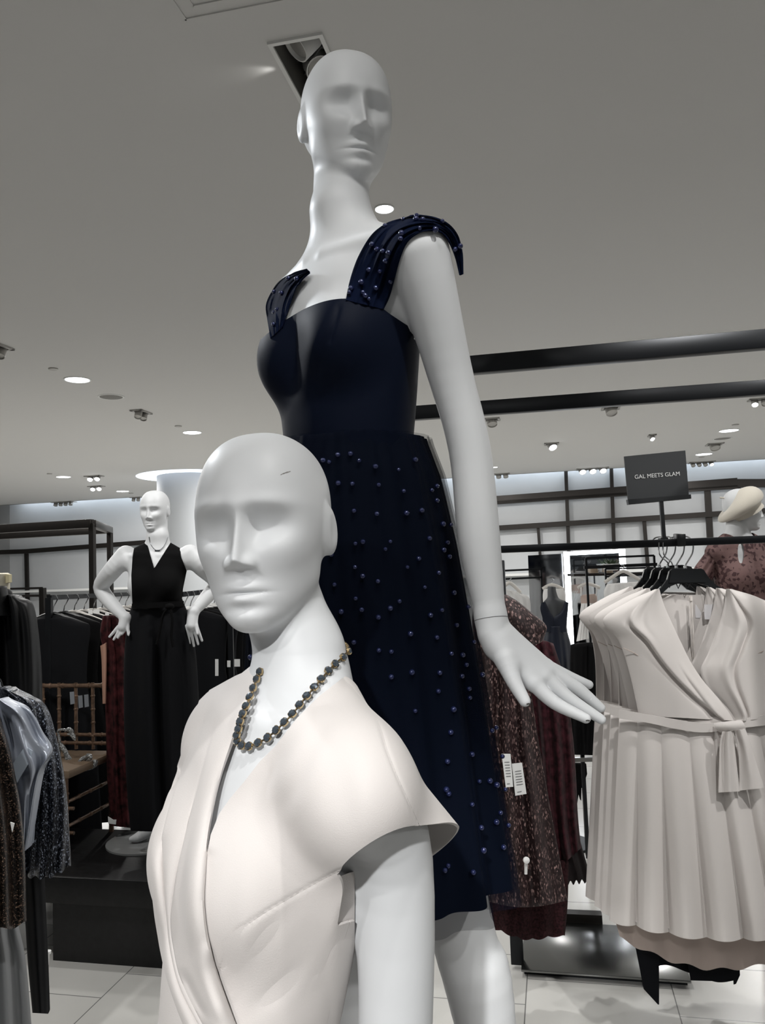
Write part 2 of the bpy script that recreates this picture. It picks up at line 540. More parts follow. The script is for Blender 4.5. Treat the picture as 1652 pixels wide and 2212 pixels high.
# --- the front mannequin in the blush dress
F_YAW = math.radians(-52)
F_SC = .98
F_neck = A3(P(660, 1425, .885))
F_fr = Fr((0, 0, 0), F_YAW, math.radians(-10), math.radians(1), sc=F_SC)
F_fr.o = F_neck - F_fr.w(0, .022, 1.49)
F_hd = Fr(P(572, 1143, .885), math.radians(-10), math.radians(-2), math.radians(-2), .950)
_ff = F_fr
F_sh = F_fr.w(.146, .004, 1.375)
F_arm = ([F_sh, pp(852, 1860, .775), pp(852, 2330, .785), pp(850, 2800, .76)], [.046, .0378, .0360, .022], .03)
F_far = ([_ff.w(-.140, .004, 1.375), _ff.w(-.150, .05, 1.14), _ff.w(-.165, -.02, .93), _ff.w(-.16, -.03, .86)], [.046, .0375, .030, .020], .03)
F_foot = _ff.w(0, .0, .93); F_foot[2] = 0
def _ft(x, y, z):
    R = A3(Matrix.Rotation(F_YAW, 3, 'Z')); return F_foot + R @ np.array((x, y, z))
F_legs = [([_ff.w(s * .085, .01, .90), _ft(s * .075, .0, .50), _ft(s * .072, .02, .36), _ft(s * .068, .04, .09), _ft(s * .07, -.06, .03)], [.080, .052, .053, .034, .026], .04) for s in (1, -1)]
F_body = Body(F_fr, F_hd, [F_arm, F_far], [], (F_fr.w(0, .030, 1.40), F_fr.w(0, .013, 1.50), F_hd.w(0, .022, -.060), .064, .0450, .0470), legs=F_legs, thin=.90, bust=.84)
# ------------------------------------------------------------------ room shell
def RP(u, v, z=0.0): return RU * u + RV * v + ZUP * z
def ruv(p): return p.dot(RU), p.dot(RV)
def slab(name, pts, z0, z1, m, kind='structure'):
    n = len(pts); V = [RP(u, v, z0) for u, v in pts] + [RP(u, v, z1) for u, v in pts]
    F = [tuple(range(n - 1, -1, -1)), tuple(range(n, 2 * n))] + [(i, (i + 1) % n, n + (i + 1) % n, n + i) for i in range(n)]
    o = mesh_obj(name, V, F, m, smooth=False); o['kind'] = kind; return o

def floor_material():
    m = bpy.data.materials.new('floor_tile'); m.use_nodes = True; nt = m.node_tree; b = nt.nodes['Principled BSDF']
    tc = nt.nodes.new('ShaderNodeTexCoord'); mp = nt.nodes.new('ShaderNodeMapping')
    mp.inputs['Rotation'].default_value = (0, 0, YAW + PI / 2)      # rows run along the room's depth
    nt.links.new(tc.outputs['Object'], mp.inputs['Vector'])
    mp.inputs['Location'].default_value = (0.10, .18, 0)
    br = nt.nodes.new('ShaderNodeTexBrick')
    br.offset = .5; br.inputs['Scale'].default_value = 1
    br.inputs['Brick Width'].default_value = .37; br.inputs['Row Height'].default_value = .54
    br.inputs['Mortar Size'].default_value = .0022; br.inputs['Mortar Smooth'].default_value = .1
    br.inputs['Color1'].default_value = (*s2l((196, 195, 191)), 1); br.inputs['Color2'].default_value = (*s2l((190, 189, 185)), 1)
    br.inputs['Mortar'].default_value = (*s2l((92, 92, 90)), 1)
    nt.links.new(mp.outputs['Vector'], br.inputs['Vector'])
    n = nt.nodes.new('ShaderNodeTexNoise'); n.inputs['Scale'].default_value = 3; n.inputs['Detail'].default_value = 6
    nt.links.new(tc.outputs['Object'], n.inputs['Vector'])
    mx = nt.nodes.new('ShaderNodeMix'); mx.data_type = 'RGBA'; mx.blend_type = 'MULTIPLY'; mx.inputs['Factor'].default_value = .25
    nt.links.new(br.outputs['Color'], mx.inputs['A']); nt.links.new(n.outputs['Color'], mx.inputs['B'])
    mx2 = nt.nodes.new('ShaderNodeMix'); mx2.data_type = 'RGBA'; mx2.inputs['Factor'].default_value = .12
    nt.links.new(br.outputs['Color'], mx2.inputs['A']); 
    bw = nt.nodes.new('ShaderNodeRGBToBW'); nt.links.new(n.outputs['Color'], bw.inputs['Color']); nt.links.new(bw.outputs['Val'], mx2.inputs['B'])
    nt.links.new(mx2.outputs['Result'], b.inputs['Base Color'])
    nt.nodes.remove(mx)
    b.inputs['Roughness'].default_value = .22; b.inputs['Specular IOR Level'].default_value = .4
    return m
M_CEIL = mat('ceiling_paint', (212, 211, 209), .9, spec=.1)
M_WALL = mat('wall_panel', (186, 188, 190), .55, spec=.3, var=(.9, .05))
M_DKMETAL = mat('dark_bronze_metal', (52, 49, 47), .42, .7)
M_BLKMETAL = mat('black_steel', (28, 30, 33), .38, .6)
M_WHITE = mat('white_paint', (226, 226, 224), .5)
M_LAMP = mat('lamp_glow', (255, 255, 255), .5, emit=((244, 248, 255), 9))
M_COVE = mat('cove_glow', (255, 255, 255), .5, emit=((226, 238, 255), 1.5))
M_GREYCAN = mat('fixture_grey', (176, 174, 170), .45, .3)
M_DARKCAN = mat('fixture_inside', (92, 90, 86), .6)
M_VENT = mat('speaker_mesh_grey', (128, 126, 122), .7, var=(400, .4))

WALLV = 14.25
slab('floor', [(-15, -4), (9, -4), (9, 16.6), (-15, 16.6)], -.05, 0, floor_material())
# ceiling with openings cut where recessed lamp boxes sit
HOLES = []     # (u0,u1,v0,v1)
def fixture_uv(px, py): return ruv(PZ(px, py, CEIL))
NEAR_U = (ruv(PZ(586, 96, CEIL))[0], ruv(PZ(693, 84, CEIL))[0])
NEAR = (fixture_uv(587, 92)[0], fixture_uv(690, 78)[0], fixture_uv(640, 86)[1], fixture_uv(640, 86)[1] + .34)
HOLES.append(NEAR)
TOPP = (fixture_uv(372, 0)[0], fixture_uv(372, 0)[0] + .62, fixture_uv(410, 40)[1] - .62, fixture_uv(410, 40)[1])
def build_ceiling():
    us = sorted({-15, 9} | {h[0] for h in HOLES} | {h[1] for h in HOLES}); vs = sorted({-4, 13.95} | {h[2] for h in HOLES} | {h[3] for h in HOLES})
    b = MB()
    for u0, u1 in zip(us, us[1:]):
        for v0, v1 in zip(vs, vs[1:]):
            if any(h[0] - 1e-6 <= u0 and u1 <= h[1] + 1e-6 and h[2] - 1e-6 <= v0 and v1 <= h[3] + 1e-6 for h in HOLES): continue
            b.add([RP(u0, v0, CEIL), RP(u0, v1, CEIL), RP(u1, v1, CEIL), RP(u1, v0, CEIL)], [(0, 1, 2, 3)])
    for u0, u1, v0, v1 in ((-15, 9, 13.90, 13.95),):
        b.box(RP((u0 + u1) / 2, (v0 + v1) / 2, CEIL + .10), RU * (u1 - u0) / 2, RV * (v1 - v0) / 2, ZUP * .10)
    o = b.build('ceiling', M_CEIL, smooth=False); o['kind'] = 'structure'
build_ceiling()
# far wall: runs up behind the ceiling edge into a light cove
def wall(name, a, b, z0, z1, m, th=.1):
    a, b = Vector((a[0], a[1])), Vector((b[0], b[1])); d = (b - a).normalized(); n = Vector((-d.y, d.x)) * th
    return slab(name, [tuple(a), tuple(b), tuple(b + n), tuple(a + n)], z0, z1, m)
wall('wall_far', (-10.9, WALLV), (9.2, WALLV), 0, CEIL + .35, M_WALL)
wall('wall_corner', (-15, 15.4), (-10.9, WALLV + .0), 0, CEIL + .35, M_WALL)
wall('wall_left', (-15, -4), (-15, 15.4), 0, CEIL, M_WALL)
wall('wall_right', (9.1, 16), (9.1, -4), 0, CEIL, M_WALL)
o = slab('trim_cove', [(-15, 13.9), (9.1, 13.9), (9.1, 16.2), (-15, 16.2)], CEIL + .30, CEIL + .35, M_CEIL)
o = slab('baseboard_far', [(-10.9, WALLV - .02), (9.1, WALLV - .02), (9.1, WALLV), (-10.9, WALLV)], 0, .12, M_DKMETAL)
# round column with a lit ring recess at its head
COLP = PZ(408, 1028, CEIL)
b = MB().lathe((COLP.x, COLP.y, 0), [(.49, 0), (.49, CEIL + .25)], 48)
o = b.build('trim_round_column', mat('column_paint', (176, 179, 182), .6)); o['kind'] = 'structure'; o['label'] = 'white round column with a lit recess at the ceiling'
b = MB().lathe((COLP.x, COLP.y, CEIL - .004), [(.49, 0), (.49, -.001), (.80, -.001), (.80, 0)], 48)
o = b.build('column_ring_light', M_COVE); tag(o, 'glowing round recess light ringing the head of the white column', 'ceiling light')

# ------------------------------------------------------------------ ceiling fittings
def downlight(px, py, w, label, lit=True, group='round ceiling downlights'):
    c = PZ(px, py, CEIL); d = (c - CAM).dot(_f); r = w / 2 * d / FPX
    root = empty('ceiling_light' if lit else 'ceiling_speaker', c, 0, label, 'ceiling light' if lit else 'ceiling speaker', group)
    MB().lathe(c, [(r * .93, -.001), (r, -.006), (r * 1.1, -.004), (r * 1.1, 0), (r * .93, 0)], 32).build('trim_ring', M_WHITE, root)
    if lit: MB().lathe(c, [(0, -.0035), (r * .95, -.0035), (r * .95, -.001)], 32).build('diffuser', M_LAMP, root)
    else: MB().lathe(c, [(0, -.010), (r * .6, -.009), (r * .95, -.004), (r * .95, -.001)], 32).build('speaker_grille', M_VENT, root)
    return c, r
DL = [(167, 820, 54, 'white round downlight above and left of the seated row, largest lit disc on the left'), ]
LAMPS = []
for px, py, w, lab in ((167, 820, 52, 'large lit round downlight beside the round grey speaker'), (415, 934, 39, 'lit round downlight above the front mannequin head'),
                       (137, 1030, 30, 'small lit round downlight left of the twin spotlights'), (265, 1061, 26, 'small lit downlight above the black jumpsuit mannequin'),
                       (1574, 930, 40, 'lit round downlight at the far right above the round grey speaker'), (1520, 981, 34, 'lit round downlight just right of the sign top'),
                       (830, 450, 40, 'lit round downlight behind the tall mannequin shoulder'), (1068, 1009, 13, 'tiny lit downlight beside the tall mannequin forearm')):
    LAMPS.append(downlight(px, py, w, lab))
downlight(240, 857, 50, 'round grey ceiling speaker between two downlights, on the left', False, None)
downlight(1560, 947, 36, 'round grey ceiling speaker under the far right downlight', False, None)
for px, py, w, lab in ((115, 796, 20, 'small white sprinkler cap beside the large left downlight'), (385, 920, 15, 'small sprinkler cap beside the downlight over the front head'),
                       (107, 1023, 11, 'small sprinkler cap left of the small downlight'), (283, 1065, 10, 'tiny sprinkler cap above the jumpsuit mannequin head'),
                       (1588, 917, 15, 'small sprinkler cap above the far right downlight'), (1515, 987, 12, 'small sprinkler cap under the downlight beside the sign')):
    c = PZ(px, py, CEIL); r = w / 2 * (c - CAM).dot(_f) / FPX
    o = MB().lathe(c, [(r, -.0001), (r, -.008), (r * .9, -.010), (0, -.010)], 20).build('ceiling_sprinkler', M_GREYCAN)
    tag(o, lab, 'sprinkler', 'ceiling sprinkler caps')
def gimbal(px, py, wpx, nl, label, lit=(), tilt=(0, -.5), along='u', depth_ratio=.5, proud=.05):
    """square recessed box with nl spotlight cans"""
    c = PZ(px, py, CEIL); d = (c - CAM).dot(_f); L = wpx * d / FPX
    A, B = (RU, RV) if along == 'u' else (RV, RU)
    w = L / max(nl, 1) if nl > 1 else L
    root = empty('recessed_spotlight', c, 0, label, 'ceiling spotlight', 'recessed ceiling spotlights')
    fr = MB()
    hw, hd = L / 2, max(w / 2, L * .22)
    for s in (-1, 1):
        fr.box(c + B * s * hd - ZUP * .006, A * (hw + .012), B * .012, ZUP * .006)
        fr.box(c + A * s * hw - ZUP * .006, A * .012, B * (hd + .012), ZUP * .006)
    fr.build('frame', M_GREYCAN, root, smooth=False)
    MB().box(c - ZUP * .002, A * hw, B * hd, ZUP * .0015).build('recess', M_DARKCAN, root, smooth=False)
    for i in range(nl):
        q = c + A * ((i - (nl - 1) / 2) * w) - ZUP * .02
        ax = Vector((tilt[0], tilt[1], -1)).normalized()
        r = min(w, 2 * hd) * .36
        can = MB().lathe(q - ax * .03, [(r * .7, 0), (r, .02), (r, .085), (r * .9, .085), (r * .85, .07)], 20, ax)
        can.box(q - ax * .02, A * r * 1.15, B * .006, ZUP * .012)
        cn = can.build('lamp_can', M_GREYCAN, root)
        MB().lathe(q + ax * .042, [(0, 0), (r * .84, 0), (r * .84, .004), (0, .006)], 20, ax).build('lens', M_LAMP if i in lit else M_GREYCAN, cn)
    return root
gimbal(305, 889, 44, 2, 'unlit twin spotlight box between the round speaker and the small sprinkler cap', along='v')
gimbal(203, 1028, 34, 2, 'lit twin spotlight box, farther of the two left pairs beside the small downlight', (0, 1), tilt=(.1, -.9))
gimbal(208, 1050, 30, 2, 'lit twin spotlight box above the jumpsuit mannequin shoulder, nearer the wall', (0, 1), tilt=(.1, -.9))
gimbal(137, 1084, 48, 4, 'unlit strip of four spotlights near the left cove')
gimbal(294, 1074, 22, 2, 'small unlit spotlight box right behind the jumpsuit mannequin head')
gimbal(-8, 746, 62, 2, 'spotlight box cut by the frame edge beside the large left downlight', along='v')
gimbal(1319, 880, 34, 1, 'grey square spotlight box tucked under the second dark beam')
gimbal(1191, 958, 27, 1, 'lit square spotlight box standing alone right of the tall mannequin arm', (0,), tilt=(.25, -.8))
gimbal(1408, 940, 24, 2, 'lit twin spotlight box above the black sign', (0, 1), tilt=(-.2, -.9), along='v')
gimbal(1279, 1012, 64, 3, 'row of three lit spotlights close to the far wall', (0, 1, 2), tilt=(0, -.9))
gimbal(1640, 862, 40, 2, 'spotlight box cut by the picture edge under the second beam', (0,), tilt=(-.3, -.7))
gimbal(1543, 959, 30, 1, 'unlit spotlight box beneath the far right round speaker')
gimbal(1515, 998, 50, 4, 'strip of four spotlights above the beret mannequin', (3,), tilt=(0, -.9))
gimbal(1062, 905, 30, 1, 'pale spotlight box hidden beside the tall mannequin elbow')
gimbal(1084, 1023, 30, 2, 'small pale spotlight strip right of the tall mannequin forearm')
# the near open box over the tall mannequin's head
def near_box():
    u0, u1, v0, v1 = NEAR; H = .20
    root = empty('recessed_spotlight', RP((u0 + u1) / 2, (v0 + v1) / 2, CEIL), 0, 'open rectangular spotlight box behind the tall mannequin head', 'ceiling spotlight', 'recessed ceiling spotlights')
    t = .0; f = MB()
    w = .013
    f.box(RP((u0 + u1) / 2, v0 - w / 2, CEIL - .004), RU * ((u1 - u0) / 2 + w), RV * w / 2, ZUP * .004)
    f.box(RP((u0 + u1) / 2, v1 + w / 2, CEIL - .004), RU * ((u1 - u0) / 2 + w), RV * w / 2, ZUP * .004)
    f.box(RP(u0 - w / 2, (v0 + v1) / 2, CEIL - .004), RU * w / 2, RV * ((v1 - v0) / 2), ZUP * .004)
    f.box(RP(u1 + w / 2, (v0 + v1) / 2, CEIL - .004), RU * w / 2, RV * ((v1 - v0) / 2), ZUP * .004)
    f.build('frame', M_WHITE, root, smooth=False)
    g = MB(); e = .004
    cu, cv = (u0 + u1) / 2, (v0 + v1) / 2; hu, hv = (u1 - u0) / 2, (v1 - v0) / 2
    for s in (-1, 1):
        g.box(RP(cu + s * (hu + e / 2), cv, CEIL + H / 2), RU * e / 2, RV * (hv + e), ZUP * H / 2)
        g.box(RP(cu, cv + s * (hv + e / 2), CEIL + H / 2), RU * (hu + e), RV * e / 2, ZUP * H / 2)
    g.box(RP(cu, cv, CEIL + H + e / 2), RU * (hu + e), RV * (hv + e), ZUP * e / 2)
    g.build('recess', M_DARKCAN, root, smooth=False)
    for k, (dv, ax) in enumerate(((-.075, Vector((-.55, -.1, -.6))), (.07, Vector((.2, -.55, -.7))))):
        q = RP(cu, cv + dv, CEIL + .07); ax.normalize()
        can = MB().lathe(q - ax * .055, [(.030, 0), (.046, .015), (.048, .10), (.044, .10), (.040, .085)], 24, ax)
        can.box(q - ax * .02, ax * .045, ax.cross(RU).normalized() * .030, ax.cross(ax.cross(RU)).normalized() * .030, .004)
        cn = can.build('lamp_can', M_WHITE, root)
        MB().lathe(q + ax * .03, [(0, 0), (.040, 0), (.040, .004), (0, .007)], 24, ax).build('lens', M_GREYCAN, cn)
    s = MB()
    for dv in (-.02, .05):
        pts = [RP(cu - hu * .6 + t_ * hu * 1.5, cv + dv + .03 * math.sin(t_ * 5), CEIL + .045 + .02 * math.sin(t_ * 3)) for t_ in np.linspace(0, 1, 12)]
        s.tube(pts, .0055, 8)
    s.build('cable', mat('black_cable', (30, 30, 30), .5), root)
near_box()
# flush access panel at the picture's top edge
u0, u1, v0, v1 = TOPP
b = MB()
for k, w in ((0, .010), (1, .006)):
    i = .045 * k
    b.box(RP((u0 + u1) / 2, v1 - i, CEIL - .002), RU * ((u1 - u0) / 2 - i), RV * w / 2, ZUP * .002)
    b.box(RP((u0 + u1) / 2, v0 + i, CEIL - .002), RU * ((u1 - u0) / 2 - i), RV * w / 2, ZUP * .002)
    b.box(RP(u0 + i, (v0 + v1) / 2, CEIL - .002), RU * w / 2, RV * ((v1 - v0) / 2 - i), ZUP * .002)
    b.box(RP(u1 - i, (v0 + v1) / 2, CEIL - .002), RU * w / 2, RV * ((v1 - v0) / 2 - i), ZUP * .002)
o = b.build('ceiling_access_panel', M_CEIL, smooth=False); tag(o, 'flush square access panel frame in the ceiling near the top edge', 'access panel')

# ------------------------------------------------------------------ light
def area(name, loc, size, power, col=(1, 1, 1), rot=(0, 0, 0), spread=PI, shape='DISK', size_y=None):
    L = bpy.data.lights.new(name, 'AREA'); L.energy = power; L.size = size; L.color = col; L.shape = shape; L.spread = spread
    if size_y: L.size_y = size_y
    o = bpy.data.objects.new(name, L); COL.objects.link(o); o.location = loc; o.rotation_euler = rot
    return o
def spot(name, loc, target, power, cone_=50, blend=.6, size=.04, col=(1, .985, .96)):
    L = bpy.data.lights.new(name, 'SPOT'); L.energy = power; L.spot_size = math.radians(cone_); L.spot_blend = blend; L.shadow_soft_size = size; L.color = col
    o = bpy.data.objects.new(name, L); COL.objects.link(o); o.location = loc
    o.rotation_euler = (Vector(target) - Vector(loc)).to_track_quat('-Z', 'Y').to_euler()
    return o
# ------------------------------------------------------------------ the blush wrap dress on the front mannequin
M_BLUSH = mat('blush_crepe', (207, 202, 199), rough=.75, spec=.2, bump=(900, .12), sheen=.15)
F_slc = pp(862, 1815, .775)                       # middle of the near cap sleeve's hem
def F_torso(p): return F_body.torso(p) - .0095
HA, HB, HC = pp(770, 1866, .712), pp(984, 1774, .770), pp(940, 1866, .875)   # three points of the near sleeve's hem
HN = np.cross(HB - HA, HC - HA); HN /= np.linalg.norm(HN)
if HN[2] < 0: HN = -HN
def F_core(p):
    q = F_fr.l(p)
    return smin(F_torso(p), ell(q, (-.118, .004, 1.372), (.054, .056, .064)) * np.float32(F_SC), .03)
def F_delt(p): return ell(F_fr.l(p), (.152, .000, 1.372), (.062, .058, .064)) * np.float32(F_SC)
def F_base(p): return smin(F_core(p), F_delt(p), .03)
def F_shell(p):
    s = smin(F_delt(p), cone(p, F_fr.w(.120, .006, 1.385), F_slc + np.array((.000, .004, -.03)), .056, .072), .03)
    s = smax(s, -((p - np.float32(HA)) @ np.float32(HN) + .016), .006)
    return smin(F_core(p), s, .030)

def raymarch(f, px, py, d0, d1, n=90, iso=0.0):
    px = np.asarray(px, float); py = np.asarray(py, float)
    D = np.array(_f)[None] + np.outer((px - CX) / FPX, np.array(_r)) + np.outer((CY - py) / FPX, np.array(_u))
    best = np.full(len(px), 1e9); bt = np.full(len(px), d0); hit = np.full(len(px), -1.0)
    for t in np.linspace(d0, d1, n):
        v = f((np.array(CAM) + D * t).astype(np.float32)) - iso
        m = v < best; best = np.where(m, v, best); bt = np.where(m, t, bt)
        hit = np.where((hit < 0) & (v < 0), t, hit)
    lo = np.where(hit > 0, hit - (d1 - d0) / (n - 1), bt); hi = np.where(hit > 0, hit, bt)
    for _ in range(9):
        mid = (lo + hi) / 2; v = f((np.array(CAM) + D * mid[:, None]).astype(np.float32)) - iso
        lo = np.where(v > 0, mid, lo); hi = np.where(v > 0, hi, mid)
    return np.where(hit > 0, hi, bt), D
def in_poly(px, py, poly):
    ins = np.zeros(len(px), bool); n = len(poly)
    for i in range(n):
        (x1, y1), (x2, y2) = poly[i], poly[(i + 1) % n]
        c = (y1 > py) != (y2 > py)
        ins ^= c & (px < (x2 - x1) * (py - y1) / ((y2 - y1) if y2 != y1 else 1e-9) + x1)
    return ins
def poly_sd(px, py, poly):
    d, _, _ = poly_dist(px, py, list(poly) + [poly[0]])
    return np.where(in_poly(px, py, poly), -d, d)
def fold(px, py, pts, width, amp, skew=0.0, ends=.12):
    """a ridge (amp>0) or crease (amp<0) along a photo polyline, metres of displacement"""
    d, s, a = poly_dist(px, py, spline(pts, 30))
    w = width * np.where(s * skew > 0, 1 - abs(skew), 1 + abs(skew)) if skew else width
    fade = smooth01(a / ends) * smooth01((1 - a) / ends) if ends else 1
    return amp * np.exp(-.5 * (d / w) ** 2) * fade

Z8 = lambda L: [(320 + x / 2.36, 1380 + y / 2.36) for x, y in L]
F_SEAM = Z8([(1150, 1140), (1062, 1158), (990, 1178), (900, 1222), (800, 1277), (700, 1335), (600, 1394), (480, 1476), (442, 1515), (428, 1560), (412, 1605), (372, 1680), (345, 1720), (290, 1790)])
F_SHSEAM = Z8([(930, 120), (992, 196), (1070, 280), (1150, 380), (1190, 470), (1220, 570), (1270, 700), (1320, 810), (1374, 932), (1480, 1170)])
F_NECKR = [(744, 1461), (690, 1503), (642, 1550), (594, 1612), (560, 1646), (526, 1690), (497, 1724), (473, 1758), (455, 1803), (446, 1850)]

def seam_sd(x, y, pts):
    d, s_, _ = poly_dist(x, y, spline(pts, 90)); return d * s_
def build_front_dress():
    root = empty('wrap_dress', F_fr.w(0, 0, .95), 0, 'pale blush wrap dress with cap sleeves worn by the white mannequin with crystal necklace', 'dress')
    lo = F_fr.w(0, 0, 1.2) + np.array((-.32, -.30, -.32)); hi = F_fr.w(0, 0, 1.2) + np.array((.36, .36, .40))
    V, F = mesh_sdf(F_shell, lo, hi, .0023)
    # folds
    N = vnormals(V, F)
    x, y, d = pix(V)
    face = -(N @ np.array(_f)) ; front = smooth01((face + .1) / .5) * (d < d.mean() + .05)
    D = np.zeros(len(V))
    for pts, w, am in (
        ([(935, 330), (860, 500), (790, 640), (720, 800), (610, 1000)], 12, -.0034), ([(880, 330), (800, 480), (720, 640), (640, 800), (540, 980)], 18, .0030),
        ([(770, 450), (650, 640), (560, 780), (460, 920)], 12, -.0018), ([(900, 420), (985, 680), (1005, 850), (1005, 1000), (1010, 1200)], 26, -.0058),
        ([(1055, 520), (1075, 800), (1060, 1060)], 28, .0026), ([(500, 1000), (440, 1200), (415, 1400), (420, 1640), (440, 1960)], 17, -.0030),
        ([(820, 1250), (680, 1430), (520, 1640), (420, 1850)], 15, -.0022), ([(860, 1560), (700, 1760), (560, 1880), (440, 2000)], 14, -.0026),
        ([(980, 1560), (860, 1760), (740, 1960)], 20, -.0018)):
        D += fold(x, y, Z8(pts), w * 1.15, am * .85, ends=.5)
    D += fold(x, y, F_NECKR, 13, .0028, ends=.05)
    sd1 = seam_sd(x, y, F_SEAM); sd2 = seam_sd(x, y, F_SHSEAM)
    D -= .0011 * np.exp(-(sd1 / 4.5) ** 2) + .0010 * np.exp(-(sd2 / 4.0) ** 2) * (y < 1790)
    V = V + N * (D * front)[:, None]
    # neck opening, wrap opening
    x, y, d = pix(V)
    dax = float(pix(F_fr.w(0, .03, 1.40)[None])[2][0])
    vpoly = F_NECKR + [(436, 1880), (415, 1850), (425, 1760), (462, 1620), (505, 1520), (540, 1452), (600, 1380), (720, 1380)]
    g = np.where(d < dax + .03, poly_sd(x, y, vpoly) / 1700, .05)
    qn = cone(V.astype(np.float32), F_fr.w(.004, .030, 1.36), F_fr.w(.004, .024, 1.62), .066, .070)
    g = np.minimum(g, qn)
    # sleeve hem
    gp = (V - HA) @ HN
    q = F_fr.l(V.astype(np.float32))
    tb = F_torso(V.astype(np.float32)).astype(float)
    gs = np.maximum(gp, .004 + .024 * (1 - smooth01(-gp / .03)) - tb)
    x, y, d = pix(V)
    gs = np.minimum(gs, np.maximum(np.maximum(gp, (766 - x) / 1900), np.maximum(d - .83, .03 - q[:, 0])))
    gs = np.where(q[:, 0] > .04, gs, .05)
    g = np.minimum(g, gs)
    # side: the far shoulder ends in a short cap too
    far = np.where(q[:, 0] < -.10, np.maximum(q[:, 2] - 1.335, .012 - tb), .05)
    g = np.minimum(g, far)
    g = np.minimum(g, q[:, 2] - 1.00)
    x, y, d = pix(V)
    below = -seam_sd(x, y, F_SEAM) / 1900; left = seam_sd(x, y, F_SHSEAM) / 1900
    ql = F_fr.l(V.astype(np.float32))
    gB = np.minimum(below, .03 - ql[:, 1]); gA = np.minimum(np.minimum(-below, left), .07 - ql[:, 1]); gC = -np.maximum(gA, gB)
    for nm, gg in (('bodice_front', gA), ('midriff_front', gB), ('bodice_back', gC)):
        V2, F2 = clip_mesh(V, F, np.minimum(g, gg - .0001))
        o = mesh_obj(nm, V2, F2, M_BLUSH, root)
        md = o.modifiers.new('thick', 'SOLIDIFY'); md.thickness = .0026; md.offset = -1; split_edges(o)
    Vs, Fs = mesh_sdf(lambda p: F_torso(p) + (.0014 - .0024 * smooth01((pix(p)[0] - 690) / 45)).astype(np.float32), lo, hi, .003)
    ql = F_fr.l(Vs.astype(np.float32))
    xs, ys, ds_ = pix(Vs); gps = (Vs - HA) @ HN
    gs = np.minimum(np.minimum(.006 - gps, ql[:, 0] - .0), ql[:, 2] - 1.0)
    gs = np.where(ds_ < .83, np.minimum(gs, (766 - xs) / 1900), gs)
    Vs, Fs = clip_mesh(Vs, Fs, gs)
    mesh_obj('side_panel', Vs, Fs, M_BLUSH, root)
    # the wrap panel that falls from the far shoulder
    OUT = [(434, 1516), (409, 1590), (376, 1690), (347, 1780), (331, 1850), (334, 1930), (344, 2010), (360, 2090), (378, 2150), (402, 2212), (432, 2275)]
    CA = [(456, 1494), (425, 1590), (389, 1690), (363, 1775), (349, 1850), (353, 1912), (363, 1985), (372, 2060), (392, 2138), (430, 2212), (462, 2270)]
    CB = [(514, 1462), (470, 1570), (440, 1680), (414, 1775), (392, 1862), (379, 1940), (374, 1990), (380, 2045), (397, 2115), (445, 2212), (482, 2270)]
    INN = [(566, 1441), (522, 1545), (478, 1660), (456, 1745), (443, 1830), (437, 1900), (436, 1960), (445, 2030), (464, 2104), (502, 2212), (532, 2270)]
    nv = 150
    cols = [spline(c, nv) for c in (OUT, CA, CB, INN)]
    n1, n2, n3 = 14, 16, 26
    S = []; X = []; Y = []
    offs = []
    tt = np.linspace(0, 1, nv); yy = cols[3][:, 1]
    amp = smooth01((yy - 1480) / 380); ampA = smooth01((yy - 1760) / 120)
    def add(c0, c1, n, prof, last=False):
        for i in range(n + (1 if last else 0)):
            u = i / n
            X.append(c0[:, 0] + (c1[:, 0] - c0[:, 0]) * u); Y.append(c0[:, 1] + (c1[:, 1] - c0[:, 1]) * u); offs.append(prof(u))
    bell = lambda u: math.sin(PI * min(max(u, 0), 1)) ** .6
    add(cols[0], cols[1], n1, lambda u: .003 + (.001 * amp + .010 * ampA) * bell(.15 + .85 * u))
    add(cols[1], cols[2], n2, lambda u: .003 - ampA * .016 * math.exp(-(u / .22) ** 2) + (.007 * amp) * bell(.08 + u * .92) - .004 * amp * u ** 3)
    add(cols[2], cols[3], n3, lambda u: .003 + amp * (.015 * bell(.10 + .87 * u) ** 1.1) - .002 * (u > .97), True)
    X = np.array(X).T; Y = np.array(Y).T; O = np.array(offs).T       # (nv, ncol)
    nc = X.shape[1]
    # roll fold in the inner part
    dep, D = raymarch(F_base, X.ravel(), Y.ravel(), .62, 1.12)
    dep = dep.reshape(nv, nc)
    for _ in range(3):
        dep[1:-1] = (dep[:-2] + dep[1:-1] * 2 + dep[2:]) / 4
        dep[:, 1:-1] = (dep[:, :-2] + dep[:, 1:-1] * 2 + dep[:, 2:]) / 4
    dep = dep - O
    xx, y2 = X.ravel(), Y.ravel()
    extra = fold(xx, y2, [(455, 2020), (440, 2080), (470, 2170), (500, 2230)], 9, .006, ends=.3) + fold(xx, y2, [(395, 2085), (425, 2150), (458, 2212)], 7, -.007, ends=.3) \
        + fold(xx, y2, [(540, 1470), (470, 1560), (420, 1640)], 22, -.004, ends=.3) + fold(xx, y2, [(440, 1500), (420, 1580), (395, 1660)], 14, .004, ends=.3)
    dep = dep.ravel() - extra
    Vp = np.array(CAM) + D * dep[:, None]
    o = mesh_obj('wrap_panel', Vp, grid_faces(nc, nv), M_BLUSH, root)
    md = o.modifiers.new('thick', 'SOLIDIFY'); md.thickness = .0028; md.offset = -1; split_edges(o)
    # skirt below the waist
    n = 120; rows = []
